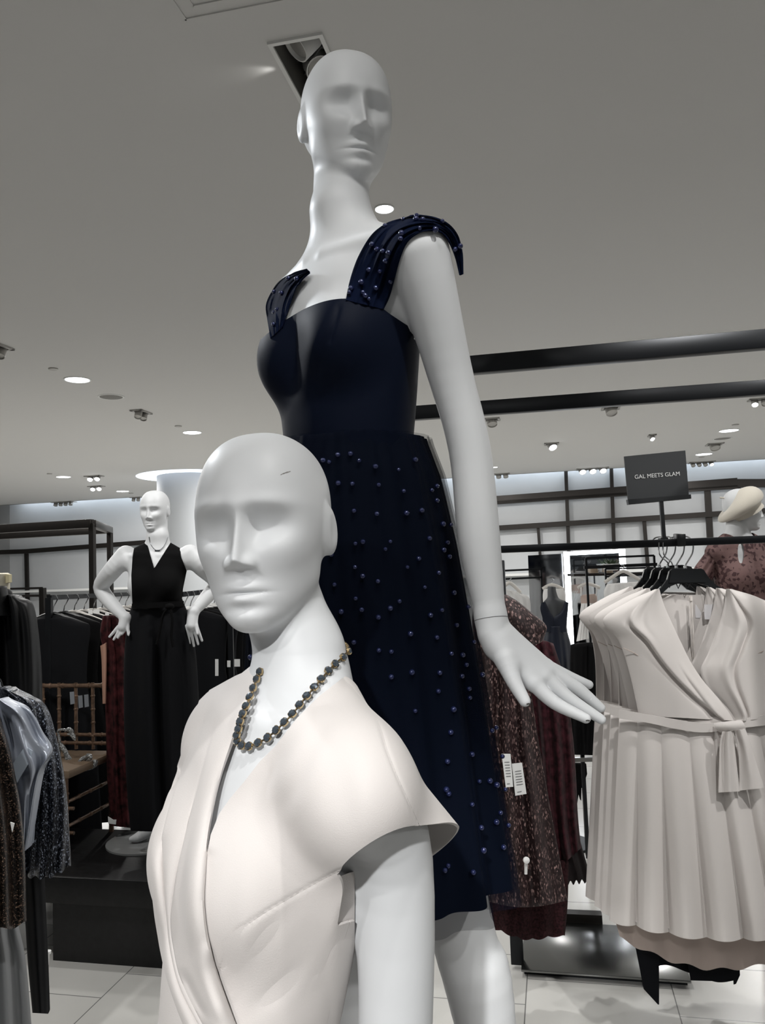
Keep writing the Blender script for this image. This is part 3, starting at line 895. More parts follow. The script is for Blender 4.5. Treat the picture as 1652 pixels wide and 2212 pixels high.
    for k, z in enumerate(np.linspace(1.03, .52, 16)):
        f_ = (1.03 - z) / .51
        for i in range(n):
            a = 2 * PI * i / n
            r = 1 + f_ * .10 * math.sin(9 * a + 1.0) 
            rx, ry = (.135 + .10 * f_) * r, (.105 + .10 * f_) * r
            c = F_fr.w(0, .012, 1.03); c[2] = c[2] - (1.03 - z)
            R = A3(Matrix.Rotation(F_YAW, 3, 'Z'))
            rows.append(c + R @ np.array((rx * math.cos(a), ry * math.sin(a), 0)))
    o = mesh_obj('skirt', np.array(rows), grid_faces(n, 16, True), M_BLUSH, root)
    md = o.modifiers.new('thick', 'SOLIDIFY'); md.thickness = .003; md.offset = -1; split_edges(o)
    return root

def build_front_mannequin():
    root = empty('mannequin', (F_foot[0], F_foot[1], 0), 0, 'white featureless mannequin nearest the camera wearing a crystal necklace and blush wrap dress', 'mannequin', None)
    zc = F_neck[2] - .06
    V, F = region_mesh(F_body, [((-.45, .5, zc - .01), (.25, 1.25, 1.83), .0017, lambda V: V[:, 2] - zc),
                                ((-.5, .4, .0), (.35, 1.35, zc + .02), .0034, lambda V: zc + .001 - V[:, 2])])
    mesh_obj('body', V, F, M_MANN, root)
    b = MB().lathe((F_foot[0], F_foot[1], 0), [(.19, 0), (.19, .006), (.185, .009), (0, .009)], 48)
    b.build('base_plate', mat('stand_steel', (120, 120, 122), .3, 1.0), root)
    for pts in ([(606, 1026), (613, 1022), (620, 1021), (627, 1018)], [(612, 1024), (618, 1020), (622, 1019)]):
        dd, D = raymarch(F_body, [p[0] for p in pts], [p[1] for p in pts], .6, 1.1)
        MB().tube([Vector(np.array(CAM) + D[i] * (dd[i])) for i in range(len(pts))], .0004, 6).build('scuff_mark', mat('scuff', (150, 148, 145), .8), root)
    return root
Z4 = lambda L: [(400 + x / 4.13, 1380 + y / 4.13) for x, y in L]
def build_necklace():
    root = empty('necklace', F_fr.w(0, -.04, 1.38), 0, 'gold necklace of dark round crystals on the neck of the front white mannequin', 'necklace')
    st = Z4([(1455, 110), (1405, 165), (1335, 225), (1275, 285), (1212, 360), (1152, 432), (1085, 510), (1020, 590), (957, 672), (885, 745), (812, 815), (735, 882),
             (650, 930), (570, 960), (508, 952), (467, 912), (462, 862), (478, 805), (492, 740), (515, 670), (545, 600), (578, 520), (608, 440), (640, 360), (668, 295)])
    gold = mat('pale_gold', (186, 164, 126), .28, 1.0); cry = mat('smoky_crystal', (84, 94, 104), .05, .55, .9, coat=1)
    f = lambda p: np.minimum(F_body(p), F_base(p) + .004)
    dd, D = raymarch(f, [a for a, b in st], [b for a, b in st], .6, 1.1)
    dd2, _ = raymarch(lambda p: F_base(p) - .006, [a for a, b in st], [b for a, b in st], .6, 1.1)
    w = smooth01((np.arange(len(st)) - 13) / 5.0); dd = dd * (1 - w) + np.minimum(dd, dd2) * w
    C = np.array(CAM) + D * (dd[:, None] - .0035)
    e = np.float32(.002)
    NN = np.stack([f((C + e * np.eye(3)[k]).astype(np.float32)) - f((C - e * np.eye(3)[k]).astype(np.float32)) for k in range(3)], -1)
    NN /= np.linalg.norm(NN, axis=1, keepdims=True)
    ch = MB().tube([Vector(c) for c in C], .0011, 6)
    back = [Vector(C[0])] + [Vector(A3(P(a, b, d))) for a, b, d in ((748, 1396, .900), (741, 1390, .925), (728, 1386, .945))]
    ch.tube(back, .0016, 6)
    for a, b in zip(spline([tuple(v) for v in back], 9), spline([tuple(v) for v in back], 9)[1:]):
        ch.ball((a + b) / 2, .0030, 8, 6)
    ch.build('chain', gold, root)
    for i, (c, n) in enumerate(zip(C, NN)):
        n = Vector(n); c = Vector(c); t = Vector(C[min(i + 1, len(C) - 1)] - C[max(i - 1, 0)]).normalized()
        t = (t - n * t.dot(n)).normalized(); b = n.cross(t)
        s = MB().lathe(c - n * .002, [(.0025, 0), (.0041, .0008), (.0047, .0034), (.0043, .0034), (.0032, .0010)], 14, n)
        for k in range(4):
            a = PI / 4 + k * PI / 2; r = t * math.cos(a) + b * math.sin(a)
            s.tube([c + r * .0040 - n * .0015, c + r * .0043 + n * .0016, c + r * .0034 + n * .0030], .00055, 5)
        se = s.build('crystal_setting', gold, root)
        k = MB().lathe(c, [(.0018, 0), (.0044, .0016), (.0044, .0021), (.0026, .0038), (0, .0039)], 9, n)
        k.build('crystal', cry, se, smooth=False)
    return root
build_front_mannequin()
build_front_dress()
build_necklace()
# ------------------------------------------------------------------ the navy dress on the tall mannequin
M_NAVY = mat('navy_satin', (7, 15, 32), .60, spec=.09, sheen=.03, bump=(1200, .10))
M_NAVY2 = mat('navy_skirt_lining', (5, 11, 24), .8, spec=.08)
M_PEARL = mat('navy_pearl', (34, 42, 82), .18, .35, .7, coat=.6)
def tulle_mat(name, rgb, a):
    m = mat(name, rgb, .85, spec=.06, alpha=a); return m
M_TULLE = tulle_mat('navy_tulle', (7, 14, 29), .36)
M_TULLE2 = tulle_mat('navy_gathered_tulle', (9, 18, 40), .94)

T_ax0 = T_fr.w(0, .008, 1.11)
def skirt_center(z):
    t = (1.85 - z) / .70
    return A3(T_ax0)[:2] + A3(RU)[:2] * (.004 + .017 * t)
def skirt_R(z):
    zz = np.array([1.05, 1.144, 1.26, 1.41, 1.534, 1.657, 1.764, 1.813, 1.84])
    rr = np.array([.204, .199, .190, .178, .166, .152, .134, .119, .113])
    return np.interp(z, zz, rr)
_fr = np.random.default_rng(3)
_ph = _fr.uniform(0, 2 * PI, 8)
def pleat(th, z):
    t = np.clip((1.82 - z) / .66, 0, 1)
    g = .50 * np.cos(15 * th + _ph[0] + .5 * np.sin(2 * th)) + .30 * np.cos(24 * th + _ph[1]) + .20 * np.cos(37 * th + _ph[2])
    w = .40 * np.cos(11 * th + _ph[3] + .8 * np.sin(th)) + .45 * np.cos(17 * th + _ph[4])
    return .0035 * g * (1 - t) ** .5 + (.006 + .010 * t) * w * t ** .5 + .002 * g * t
def skirt_surf(n, zs, off=0.0, yr=.86):
    V = []
    R = A3(Matrix.Rotation(T_YAW, 3, 'Z'))
    for z in zs:
        th = np.linspace(0, 2 * PI, n, endpoint=False)
        r = skirt_R(z) + off + pleat(th, z) * (1 + off * 20)
        c = skirt_center(z)
        V.append(np.stack([c[0] + r * np.cos(th), c[1] + yr * r * np.sin(th), np.full(n, z) + 0 * th], -1))
    return np.concatenate(V)
def skirt_sdf(p, off=0.0, yr=.86):
    z = p[:, 2].astype(float); t = (1.85 - z) / .70
    cx = T_ax0[0] + RU.x * (.004 + .017 * t); cy = T_ax0[1] + RU.y * (.004 + .017 * t)
    x = p[:, 0] - cx; y = (p[:, 1] - cy) / yr
    r = np.hypot(x, y); th = np.arctan2(y, x)
    d = r - (skirt_R(z) + off + pleat(th, z) * (1 + off * 20))
    return np.maximum(d * .9, np.maximum(z - 1.83, 1.10 - z))

def T_top(p): return T_body.torso(p) - .0075
def ZB(L, ox, oy, sc): return [(ox + x / sc, oy + y / sc) for x, y in L]
BEADS = ZB([(250,225),(348,217),(137,268),(182,281),(415,270),(541,316),(720,340),(850,263),(253,445),(362,450),(566,458),(760,506),(978,500),(1018,468),(375,660),(552,683),(782,678),(900,656),(1018,580),(1066,762),(1128,767),(386,914),(444,900),(657,898),(618,957),(960,873),(1100,905),(1070,964),(1115,1015),(878,1030),(200,1000),(383,1097),(788,1097),(1032,1140),(442,1166),(224,1232),(560,1206),(923,1253),(1150,1295),(388,1340),(727,1362),(276,1442),(435,1428),(656,1416),(564,1486),(968,1470),(1057,1430),(1262,1405),(1170,1546),(813,1614),(1018,1642),(374,1680),(1306,1676),(568,1742),(665,1752),(1130,1767),(1218,1778),(1247,1854),(824,1912),(1040,1916),(1212,1942),(1372,1930),(664,1948),(1268,2038)], 660, 920, 3.591) \
    + ZB([(1268,316),(1274,386),(1030,335),(850,488),(1148,476),(1480,617),(1126,654),(1448,640),(1290,825),(1100,880),(1348,1034),(1430,1030),(1484,1062),(1092,1098),(1110,1130),(1292,1213),(1512,1278),(1480,1350),(1362,1393),(1575,1375),(1380,1570),(1535,1545),(1300,1740),(1105,1690),(1080,1725),(1527,840),(1550,1096)], 660, 1400, 3.591) \
    + [(541, 1420), (548, 1436), (556, 1412)]
SBEADS = ZB([(1188,85),(1183,108),(1095,110),(1232,112),(1372,125),(1210,175),(1322,185),(1500,303),(1465,325),(962,158),(1080,210),(1075,250),(870,290),(906,327),(948,338),(988,350),(968,410),(850,474),(926,484),(795,560),(1000,558),(897,602),(720,605),(708,632),(806,634),(822,656),(848,680)], 540, 440, 3.304)
LBEADS = ZB([(273,532),(333,535),(170,628),(223,637),(170,775),(167,860),(193,755)], 540, 440, 3.304)
_bead_mesh = []
def bead(c, r, parent):
    if not _bead_mesh:
        b = MB().ball((0, 0, 0), 1, 14, 10); o = b.build('bead', M_PEARL); _bead_mesh.append(o.data); COL.objects.unlink(o); bpy.data.objects.remove(o)
    o = bpy.data.objects.new('bead', _bead_mesh[0]); COL.objects.link(o); o.parent = parent
    M = local_of(parent).inverted() @ Matrix.LocRotScale(Vector(c), None, Vector((r, r, r)))
    o.matrix_local = M
    return o

def build_tall():
    root = empty('mannequin', (T_fr.o[0], T_fr.o[1], .66), 0, 'tall white featureless mannequin on a plinth in the navy dress, one hand held out', 'mannequin')
    zc = T_neck[2] - .10
    zw = float(wr[2]) + .03
    V, F = region_mesh(T_body, [((-.6, .8, zc - .01), (.45, 1.9, 2.6), .0019, lambda V: V[:, 2] - zc),
                                ((-.6, .8, zw - .01), (.45, 1.9, zc + .02), .0036, lambda V: np.minimum(zc + .001 - V[:, 2], V[:, 2] - zw)),
                                ((.10, .85, 1.25), (.5, 1.3, zw + .01), .0015, lambda V: np.minimum(zw + .001 - V[:, 2], pix(V)[0] - 1005)),
                                ((-.6, .8, .66), (.45, 1.9, zw + .01), .0042, lambda V: np.minimum(zw + .0015 - V[:, 2], np.maximum(1005 - pix(V)[0], np.maximum(1.28 - V[:, 2], pix(V)[2] - 1.24))))])
    Vf = V.astype(np.float32); arm_d = np.minimum(chain(Vf, *T_arm[:2]), T_hand(Vf)); hid = np.where((V[:, 2] > 1.20) & (V[:, 2] < 1.79), .006 - arm_d, .05)
    V, F = clip_mesh(V, F, hid)
    mesh_obj('body', V, F, M_MANN, root)
    # dark hairline where the hand is plugged on
    a, b = T_arm[0][-2], T_arm[0][-1]
    ax = Vector(b - a).normalized(); c = Vector(pp(1058, 1338, 1.1005))
    ring = []
    e1 = ax.orthogonal().normalized(); e2 = ax.cross(e1)
    for k in range(40):
        an = 2 * PI * k / 40; dr = e1 * math.cos(an) + e2 * math.sin(an)
        lo_, hi_ = 0.0, .05
        for _ in range(22):
            m_ = (lo_ + hi_) / 2
            if T_body(np.array([c + dr * m_], dtype=np.float32))[0] < 0: lo_ = m_
            else: hi_ = m_
        ring.append(c + dr * lo_)
    MB().tube(ring, .00045, 6, closed=True).build('wrist_seam', mat('seam_grey', (96, 95, 93), .8), root)
    for px, py in ((1140, 1521), (1268, 1557)):
        dd, D = raymarch(T_body, [px - 3, px + 1, px + 5], [py, py - 1, py], .9, 1.2)
        MB().tube([Vector(np.array(CAM) + D[i] * dd[i]) for i in range(3)], .0009, 6).build('chipped_nail', mat('chip', (60, 58, 56), .8), root)
    pl = MB().lathe((T_fr.o[0], T_fr.o[1], 0), [(.16, 0), (.16, .66)], 48)
    tag(pl.build('plinth', mat('plinth_black', (30, 31, 33), .35)), 'black round plinth carrying the tall mannequin', 'plinth')

def build_navy_dress():
    root = empty('cocktail_dress', (T_fr.o[0], T_fr.o[1], 1.10), 0, 'navy dress with pearl-beaded tulle skirt and gathered straps on the tall mannequin', 'dress')
    lo = T_fr.w(0, 0, 1.2) + np.array((-.26, -.26, -.17)); hi = T_fr.w(0, 0, 1.2) + np.array((.26, .26, .25))
    V, F = mesh_sdf(T_top, lo, hi, .0024)
    N = vnormals(V, F); x, y, d = pix(V)
    fr_ = smooth01((-(N @ np.array(_f)) + .1) / .5)
    D = np.zeros(len(V))
    D += fold(x, y, [(735, 650), (722, 700), (708, 750)], 4, -.0022, ends=.2)
    D += fold(x, y, [(690, 690), (668, 780), (655, 850), (645, 900)], 12, .0022, ends=.4)
    D += fold(x, y, [(712, 700), (690, 780), (672, 860)], 10, -.0018, ends=.4)
    D += fold(x, y, [(660, 680), (640, 760), (634, 850)], 12, -.0018, ends=.4)
    V = V + N * (D * fr_)[:, None]
    x, y, d = pix(V)
    q = T_fr.l(V.astype(np.float32))
    top = spline([(560, 735), (583, 716), (598, 703), (625, 686), (660, 666), (700, 651), (740, 645), (775, 649), (815, 660), (845, 680), (880, 703), (905, 716), (940, 735)], 80)
    sd = -seam_raw(x, y, top)
    g = np.where(q[:, 1] < .03, -sd / 1300.0, 1.27 - q[:, 2])
    wz = spline([(560, 960), (640, 941), (700, 933), (760, 929), (830, 931), (905, 941), (960, 952)], 60)
    sw = seam_raw(x, y, wz) / 1300.0
    gw = np.where(q[:, 1] < .03, sw, 1.155 - q[:, 2])
    for nm, gg in (('bodice', np.minimum(g, -gw - .0002)), ('waistband', np.minimum(np.minimum(g, gw), V[:, 2] - 1.800))):
        V2, F2 = clip_mesh(V, F, gg)
        o = mesh_obj(nm, V2, F2, M_NAVY, root)
        md = o.modifiers.new('thick', 'SOLIDIFY'); md.thickness = .002; md.offset = -1; split_edges(o)
    # skirt and sheer overlay
    n = 720
    zs = np.concatenate([np.linspace(1.824, 1.74, 14), np.linspace(1.73, 1.150, 40)])
    zs2 = np.concatenate([np.linspace(1.826, 1.74, 14), np.linspace(1.73, 1.128, 40)])
    sk = mesh_obj('skirt', skirt_surf(n, zs), grid_faces(n, len(zs), True), M_NAVY2, root)
    md = sk.modifiers.new('thick', 'SOLIDIFY'); md.thickness = .002; md.offset = -1; split_edges(sk)
    mesh_obj('tulle_overlay', skirt_surf(n, zs2, .010), grid_faces(n, len(zs2), True), M_TULLE, root)
    px = np.array([b[0] for b in BEADS]); py = np.array([b[1] for b in BEADS])
    dd, D = raymarch(lambda p: skirt_sdf(p, .0105), px, py, .9, 1.6, 240)
    rr = RNG.uniform(.0031, .0044, len(px))
    for i in range(len(px)): bead(np.array(CAM) + D[i] * (dd[i] - .001), rr[i], sk)
    # straps
    def strap(name, up, low, ncol, nrow, side, beads):
        U = spline(up, nrow); L = spline(low, nrow)
        t = np.linspace(0, 1, ncol)
        X = U[:, None, 0] + (L[:, None, 0] - U[:, None, 0]) * t; Y = U[:, None, 1] + (L[:, None, 1] - U[:, None, 1]) * t
        f = lambda p: np.minimum(T_body(p) - .004, T_top(p) - .001)
        dd, D = raymarch(f, X.ravel(), Y.ravel(), .95, 1.62, 160)
        dd = dd.reshape(nrow, ncol)
        for _ in range(6):
            dd[1:-1] = (dd[:-2] + 2 * dd[1:-1] + dd[2:]) / 4; dd[:, 1:-1] = (dd[:, :-2] + 2 * dd[:, 1:-1] + dd[:, 2:]) / 4
        a = np.linspace(0, 1, nrow)[:, None]
        fo = .0032 * np.cos(2 * PI * (4.2 * t[None] + .25 * np.sin(5 * a))) + .0018 * np.cos(2 * PI * (7.3 * t[None] - .3 * a))
        bow = .006 * np.sin(PI * t)[None]
        dd = dd - (fo + bow) * np.minimum(1, 4 * np.minimum(a + .08, 1))
        V = np.array(CAM) + D * dd.ravel()[:, None]
        st = mesh_obj(name, V, grid_faces(ncol, nrow), M_TULLE2, root)
        md = st.modifiers.new('thick', 'SOLIDIFY'); md.thickness = .0022; md.offset = -1; split_edges(st)
        for bx, by in beads:
            k = np.argmin((X - bx) ** 2 + (Y - by) ** 2)
            p = V[k]; dp = (p - np.array(CAM)) @ np.array(_f)
            bead(np.array(P(bx, by, dp - .004)), RNG.uniform(.0032, .0045), st)
        return st
    strap('shoulder_strap', [(747, 648), (757, 605), (775, 555), (800, 512), (830, 484), (868, 471), (905, 466), (940, 471), (968, 485), (988, 510), (997, 545), (998, 592)],
          [(829, 668), (842, 640), (853, 600), (864, 560), (878, 527), (898, 508), (922, 499), (944, 499), (960, 507), (974, 527), (986, 557), (995, 594)], 34, 90, 1, SBEADS)
    strap('shoulder_strap', [(584, 730), (577, 690), (574, 660), (585, 632), (603, 607), (628, 592), (662, 583)], [(611, 706), (620, 680), (628, 655), (636, 632), (644, 614), (654, 600), (668, 588)], 24, 60, -1, LBEADS)
    return root
def seam_raw(x, y, pts):
    d, s_, _ = poly_dist(x, y, pts); return d * s_
build_tall()
build_navy_dress()
# ------------------------------------------------------------------ helpers for hung clothes
def PY(px, py, Y):
    r = ray(px, py); return CAM + r * (Y / r.y)
def py_arr(X, Yp, W):
    D = np.array(_f)[None] + np.outer((X - CX) / FPX, np.array(_r)) + np.outer((CY - Yp) / FPX, np.array(_u))
    return np.array(CAM) + D * (W / D[:, 1])[:, None]
def rows_xy(L, R, nr, nc):
    L = spline(L, nr); R = spline(R, nr); t = np.linspace(0, 1, nc)
    return L[:, None, 0] + (R[:, None, 0] - L[:, None, 0]) * t, L[:, None, 1] + (R[:, None, 1] - L[:, None, 1]) * t
def sheet(name, L, R, Y, m, parent=None, bulge=0.0, foldf=None, nr=40, nc=40, thick=.003, sag=None):
    """one layer of cloth between two edges at room depth Y"""
    X, Yp = rows_xy(L, R, nr, nc); t = np.linspace(0, 1, nc)[None]; a = np.linspace(0, 1, nr)[:, None]
    if sag is not None: Yp = Yp + sag(a, t)
    W = Y - bulge * np.sin(PI * t) ** .8 + 0 * a
    if foldf is not None: W = W - foldf(a, t)
    V = py_arr(X.ravel(), Yp.ravel(), W.ravel())
    o = mesh_obj(name, V, grid_faces(nc, nr), m, parent)
    if thick:
        md = o.modifiers.new('thick', 'SOLIDIFY'); md.thickness = thick; md.offset = 0; split_edges(o)
    return o
def tubeform(name, L, R, Y, m, parent=None, bulge=.06, foldf=None, nr=40, nc=48, sag=None, pw=.75, backf=.9):
    """a closed hanging volume whose outline follows two edges"""
    X, Yp = rows_xy(L, R, nr, nc); t = np.linspace(0, 1, nc)[None]; a = np.linspace(0, 1, nr)[:, None]
    if sag is not None: Yp = Yp + sag(a, t)
    b = bulge(a) if callable(bulge) else bulge
    s = np.sin(PI * t) ** pw
    ff = foldf(a, t) if foldf is not None else 0
    Wf = Y - b * s - ff * np.minimum(1, s * 2); Wb = Y + b * backf * s + ff * np.minimum(1, s * 2)
    Wf = Wf + 0 * a; Wb = Wb + 0 * a
    k = Y / Wb
    Vf = py_arr(X.ravel(), Yp.ravel(), Wf.ravel()).reshape(nr, nc, 3)
    # the back keeps the real width: move points along y only
    Vm = py_arr(X.ravel(), Yp.ravel(), np.full(nr * nc, Y)).reshape(nr, nc, 3)
    Vb = Vm.copy(); Vb[:, :, 1] = Wb
    Vf[:, 0] = Vm[:, 0]; Vf[:, -1] = Vm[:, -1]
    ring = np.concatenate([Vf, Vb[:, -2:0:-1]], 1); n = ring.shape[1]
    V = ring.reshape(-1, 3)
    F = [tuple(q) for q in grid_faces(n, nr, True)]
    F.append(tuple(range(n - 1, -1, -1)))
    return mesh_obj(name, V, F, m, parent)
def prism(name, poly, Y, th, m, parent=None, smooth=False):
    n = len(poly); c = [PY(x, y, Y) for x, y in poly]
    V = c + [p + Vector((0, th, 0)) for p in c]
    F = [tuple(range(n)), tuple(range(2 * n - 1, n - 1, -1))] + [(i, n + i, n + (i + 1) % n, (i + 1) % n) for i in range(n)]
    return mesh_obj(name, [tuple(v) for v in V], F, m, parent, smooth=smooth)
def fleck_mat(name, base, fleck, scale, thr=.72, rough=.4, metal=.0, stretch=(1, 1, 1), jitter=.5, emitless=True, sheen=0):
    """cloth with bright flecks or sequins: random cells"""
    if name in MATS: return MATS[name]
    m = bpy.data.materials.new(name); m.use_nodes = True; nt = m.node_tree; b = nt.nodes['Principled BSDF']
    tc = nt.nodes.new('ShaderNodeTexCoord'); mp = nt.nodes.new('ShaderNodeMapping'); mp.inputs['Scale'].default_value = stretch
    nt.links.new(tc.outputs['Object'], mp.inputs['Vector'])
    vo = nt.nodes.new('ShaderNodeTexVoronoi'); vo.inputs['Scale'].default_value = scale
    nt.links.new(mp.outputs['Vector'], vo.inputs['Vector'])
    sp = nt.nodes.new('ShaderNodeSeparateColor'); nt.links.new(vo.outputs['Color'], sp.inputs['Color'])
    cr = nt.nodes.new('ShaderNodeValToRGB'); e = cr.color_ramp.elements
    e[0].position = thr - .25; e[0].color = (*s2l(base), 1); e[1].position = min(.99, thr + .12); e[1].color = (*s2l(fleck), 1)
    mid = e.new(thr); mid.color = (*[a * .75 + c * .25 for a, c in zip(s2l(base), s2l(fleck))], 1)
    nt.links.new(sp.outputs[0], cr.inputs['Fac']); nt.links.new(cr.outputs['Color'], b.inputs['Base Color'])
    b.inputs['Roughness'].default_value = rough; b.inputs['Metallic'].default_value = metal
    if sheen: b.inputs['Sheen Weight'].default_value = sheen
    if jitter:
        bp = nt.nodes.new('ShaderNodeBump'); bp.inputs['Strength'].default_value = jitter; bp.inputs['Distance'].default_value = .004
        nt.links.new(sp.outputs[1], bp.inputs['Height']); nt.links.new(bp.outputs['Normal'], b.inputs['Normal'])
    MATS[name] = m; return m
def Z(L, ox, oy, sc): return [(ox + x / sc, oy + y / sc) for x, y in L]
Z5 = lambda L: Z(L, 1240, 1200, 4.01)
Z6 = lambda L: Z(L, 1240, 1700, 4.01)
Z3 = lambda L: Z(L, 1000, 1300, 4.589)
Z4r = lambda L: Z(L, 960, 1600, 3.614)
M_SHADE_SEAM = mat('blush_shade_and_seam', (182, 168, 160), .8, spec=.2)  # darker blush holding the rear layers' shade; seams use it too
M_CHROME = mat('chrome', (225, 228, 232), .12, 1.0)
M_BLKPLASTIC = mat('black_plastic', (22, 24, 26), .32, spec=.5)
M_TAG = mat('white_card', (226, 227, 226), .6)
M_PRINT = mat('grey_print', (110, 112, 114), .7)

# ------------------------------------------------------------------ the near right rack
YR = 2.74                                            # rail depth
railL, railR = P(1040, 1188, 2.86), P(1850, 1157, 2.62)
raildir = (railR - railL); raildir.z = 0
rk = empty('garment_rack', PZ(1142, 2112, 0), 0, 'black steel garment rack with overhead beams carrying the blush dresses and sign', 'clothes rack')
b = MB().bar(P(1000, 1190, 2.87), P(1900, 1155, 2.60), .028, .026, ZUP, .003); b.build('hang_rail', M_BLKMETAL, rk)
ztop = 2.17
p2a = PZ(850, 911, ztop); p2b = PZ(1750, 847, ztop); p1a = PZ(985, 812, ztop); p1b = PZ(1750, 746, ztop)
for a, c in ((p1a, p1b), (p2a, p2b)):
    b = MB().bar(a + ZUP * .026, c + ZUP * .026, .034, .052, ZUP, .003); b.build('overhead_beam', M_BLKMETAL, rk)
pf = PZ(1117, 2106, 0) + RV * .05
b = MB().bar(pf + ZUP * .02, pf + ZUP * 1.64, .05, .034, RV, .003); b.build('upright_post', M_BLKMETAL, rk)
q0, q1 = PZ(1126, 2116, 0), PZ(1492, 2133, 0)
pc = (q0 + q1) / 2 + RV * .22; hw = (q1 - q0).length / 2
b = MB().box(pc + ZUP * .026, RU * hw, RV * .22, ZUP * .005, .002)
b.build('base_plate', mat('brushed_steel_plate', (128, 129, 128), .20, 1.0), rk)
b = MB().box(pc + ZUP * .010 + RV * .01, RU * (hw - .01), RV * .20, ZUP * .010); b.build('base_foot', M_BLKMETAL, rk, smooth=False)
# far end post to the right of the frame keeps the beams up
for a, c in ((p1b, p2b),):
    b = MB().bar(a, c, .03, .05, ZUP); b.build('end_beam', M_BLKMETAL, rk)
    for e in (a, c): MB().bar(Vector((e.x, e.y, 0)), e, .04, .04, RV).build('upright_post', M_BLKMETAL, rk)
b = MB().bar(P(1467, 1153, YR - .02), P(1468, 1180, YR - .02), .030, .040, Vector((0, 1, 0)), .003); b.build('rail_clip', M_BLKPLASTIC, rk)
# --- sign
sg = empty('shop_sign', P(1437, 1172, YR), 0, 'black shop sign with white lettering clipped above the blush dress rail', 'sign')
def quad_slab(name, pts, Y, th, m, parent): return prism(name, pts, Y, th, m, parent)
quad_slab('sign_board', [(1348, 986), (1480, 973), (1488, 1074), (1357, 1085)], YR, .006, mat('sign_black', (37, 39, 41), .6, spec=.3), sg)
quad_slab('holder_channel', [(1356, 1079), (1492, 1068), (1493, 1077), (1358, 1090)], YR - .008, .022, M_BLKPLASTIC, sg)
b = MB().bar(PY(1427.5, 1082, YR), PY(1434, 1168, YR), .013, .010, Vector((0, 1, 0))); b.build('sign_stem', M_BLKPLASTIC, sg)
quad_slab('stem_clamp', [(1427, 1162), (1443, 1161), (1444, 1171), (1428, 1172)], YR - .012, .03, M_BLKPLASTIC, sg)
def text_obj(name, body, a, c, Y, m, parent, bold=0.0):
    """text between photo points a and c (left and right ends of its baseline)"""
    cu = bpy.data.curves.new(name, 'FONT'); cu.body = body; cu.size = 1; cu.extrude = .004; cu.offset = bold
    o = bpy.data.objects.new(name, cu); COL.objects.link(o); cu.materials.append(m)
    bpy.context.view_layer.update()
    w = o.dimensions.x
    A, Cc = PY(*a, Y), PY(*c, Y); d = Cc - A; s = d.length / w
    x = d.normalized(); y = Vector((0, -1, 0)).cross(x) * -1; y = ZUP - x * x.z; y.normalize(); z = x.cross(y)
    M = Matrix(((x.x, y.x, z.x, A.x), (x.y, y.y, z.y, A.y), (x.z, y.z, z.z, A.z), (0, 0, 0, 1))) @ Matrix.Diagonal((s, s, s, 1))
    me = bpy.data.meshes.new_from_object(o.evaluated_get(bpy.context.evaluated_depsgraph_get()))
    COL.objects.unlink(o); bpy.data.objects.remove(o)
    o = bpy.data.objects.new(name, me); COL.objects.link(o)
    o.parent = parent; o.matrix_local = local_of(parent).inverted() @ M
    return o
text_obj('lettering', 'GAL MEETS GLAM', (1370.5, 1034.5), (1467.5, 1027), YR - .0025, mat('sign_lettering', (186, 187, 187), .7), sg, .0)

# --- hangers
def hanger_black(name='coat_hanger'):
    h = empty(name, PY(1478, 1190, YR), 0)
    w = empty  # noqa
    Yh = YR - .005
    body = [(1413, 1283), (1428, 1270), (1441, 1252), (1446, 1234), (1452, 1229), (1514, 1228), (1520, 1231), (1531, 1248), (1548, 1265), (1574, 1276), (1572, 1283), (1566, 1286),
            (1545, 1279), (1530, 1266), (1508, 1260), (1462, 1261), (1445, 1268), (1430, 1282), (1417, 1292)]
    prism('shoulder_bar', body, Yh - .006, .012, M_BLKPLASTIC, h)
    prism('label_plate', [(1445, 1259), (1450, 1232), (1513, 1230), (1527, 1255), (1524, 1258)], Yh - .010, .020, M_BLKPLASTIC, h)
    b = MB().tube([PY(1479, 1260, Yh), PY(1484, 1273, Yh), PY(1490, 1260, Yh)], .0022, 6); b.build('skirt_notch', M_BLKPLASTIC, h)
    pts = [PY(1480, 1230, Yh), PY(1481, 1220, Yh), PY(1488, 1208, Yh), PY(1495, 1195, Yh), PY(1497, 1178, Yh), PY(1493, 1166, Yh), PY(1482, 1159, Yh + .01), PY(1468, 1162, Yh + .02), PY(1462, 1172, Yh + .022)]
    b = MB().tube([tuple(v) for v in spline([tuple(p) for p in pts], 28)], .0028, 8); b.build('hook', M_CHROME, h)
    MB().lathe(PY(1480, 1231, Yh), [(.006, 0), (.006, .012), (.004, .016)], 12).build('swivel_collar', M_CHROME, h)
    return h

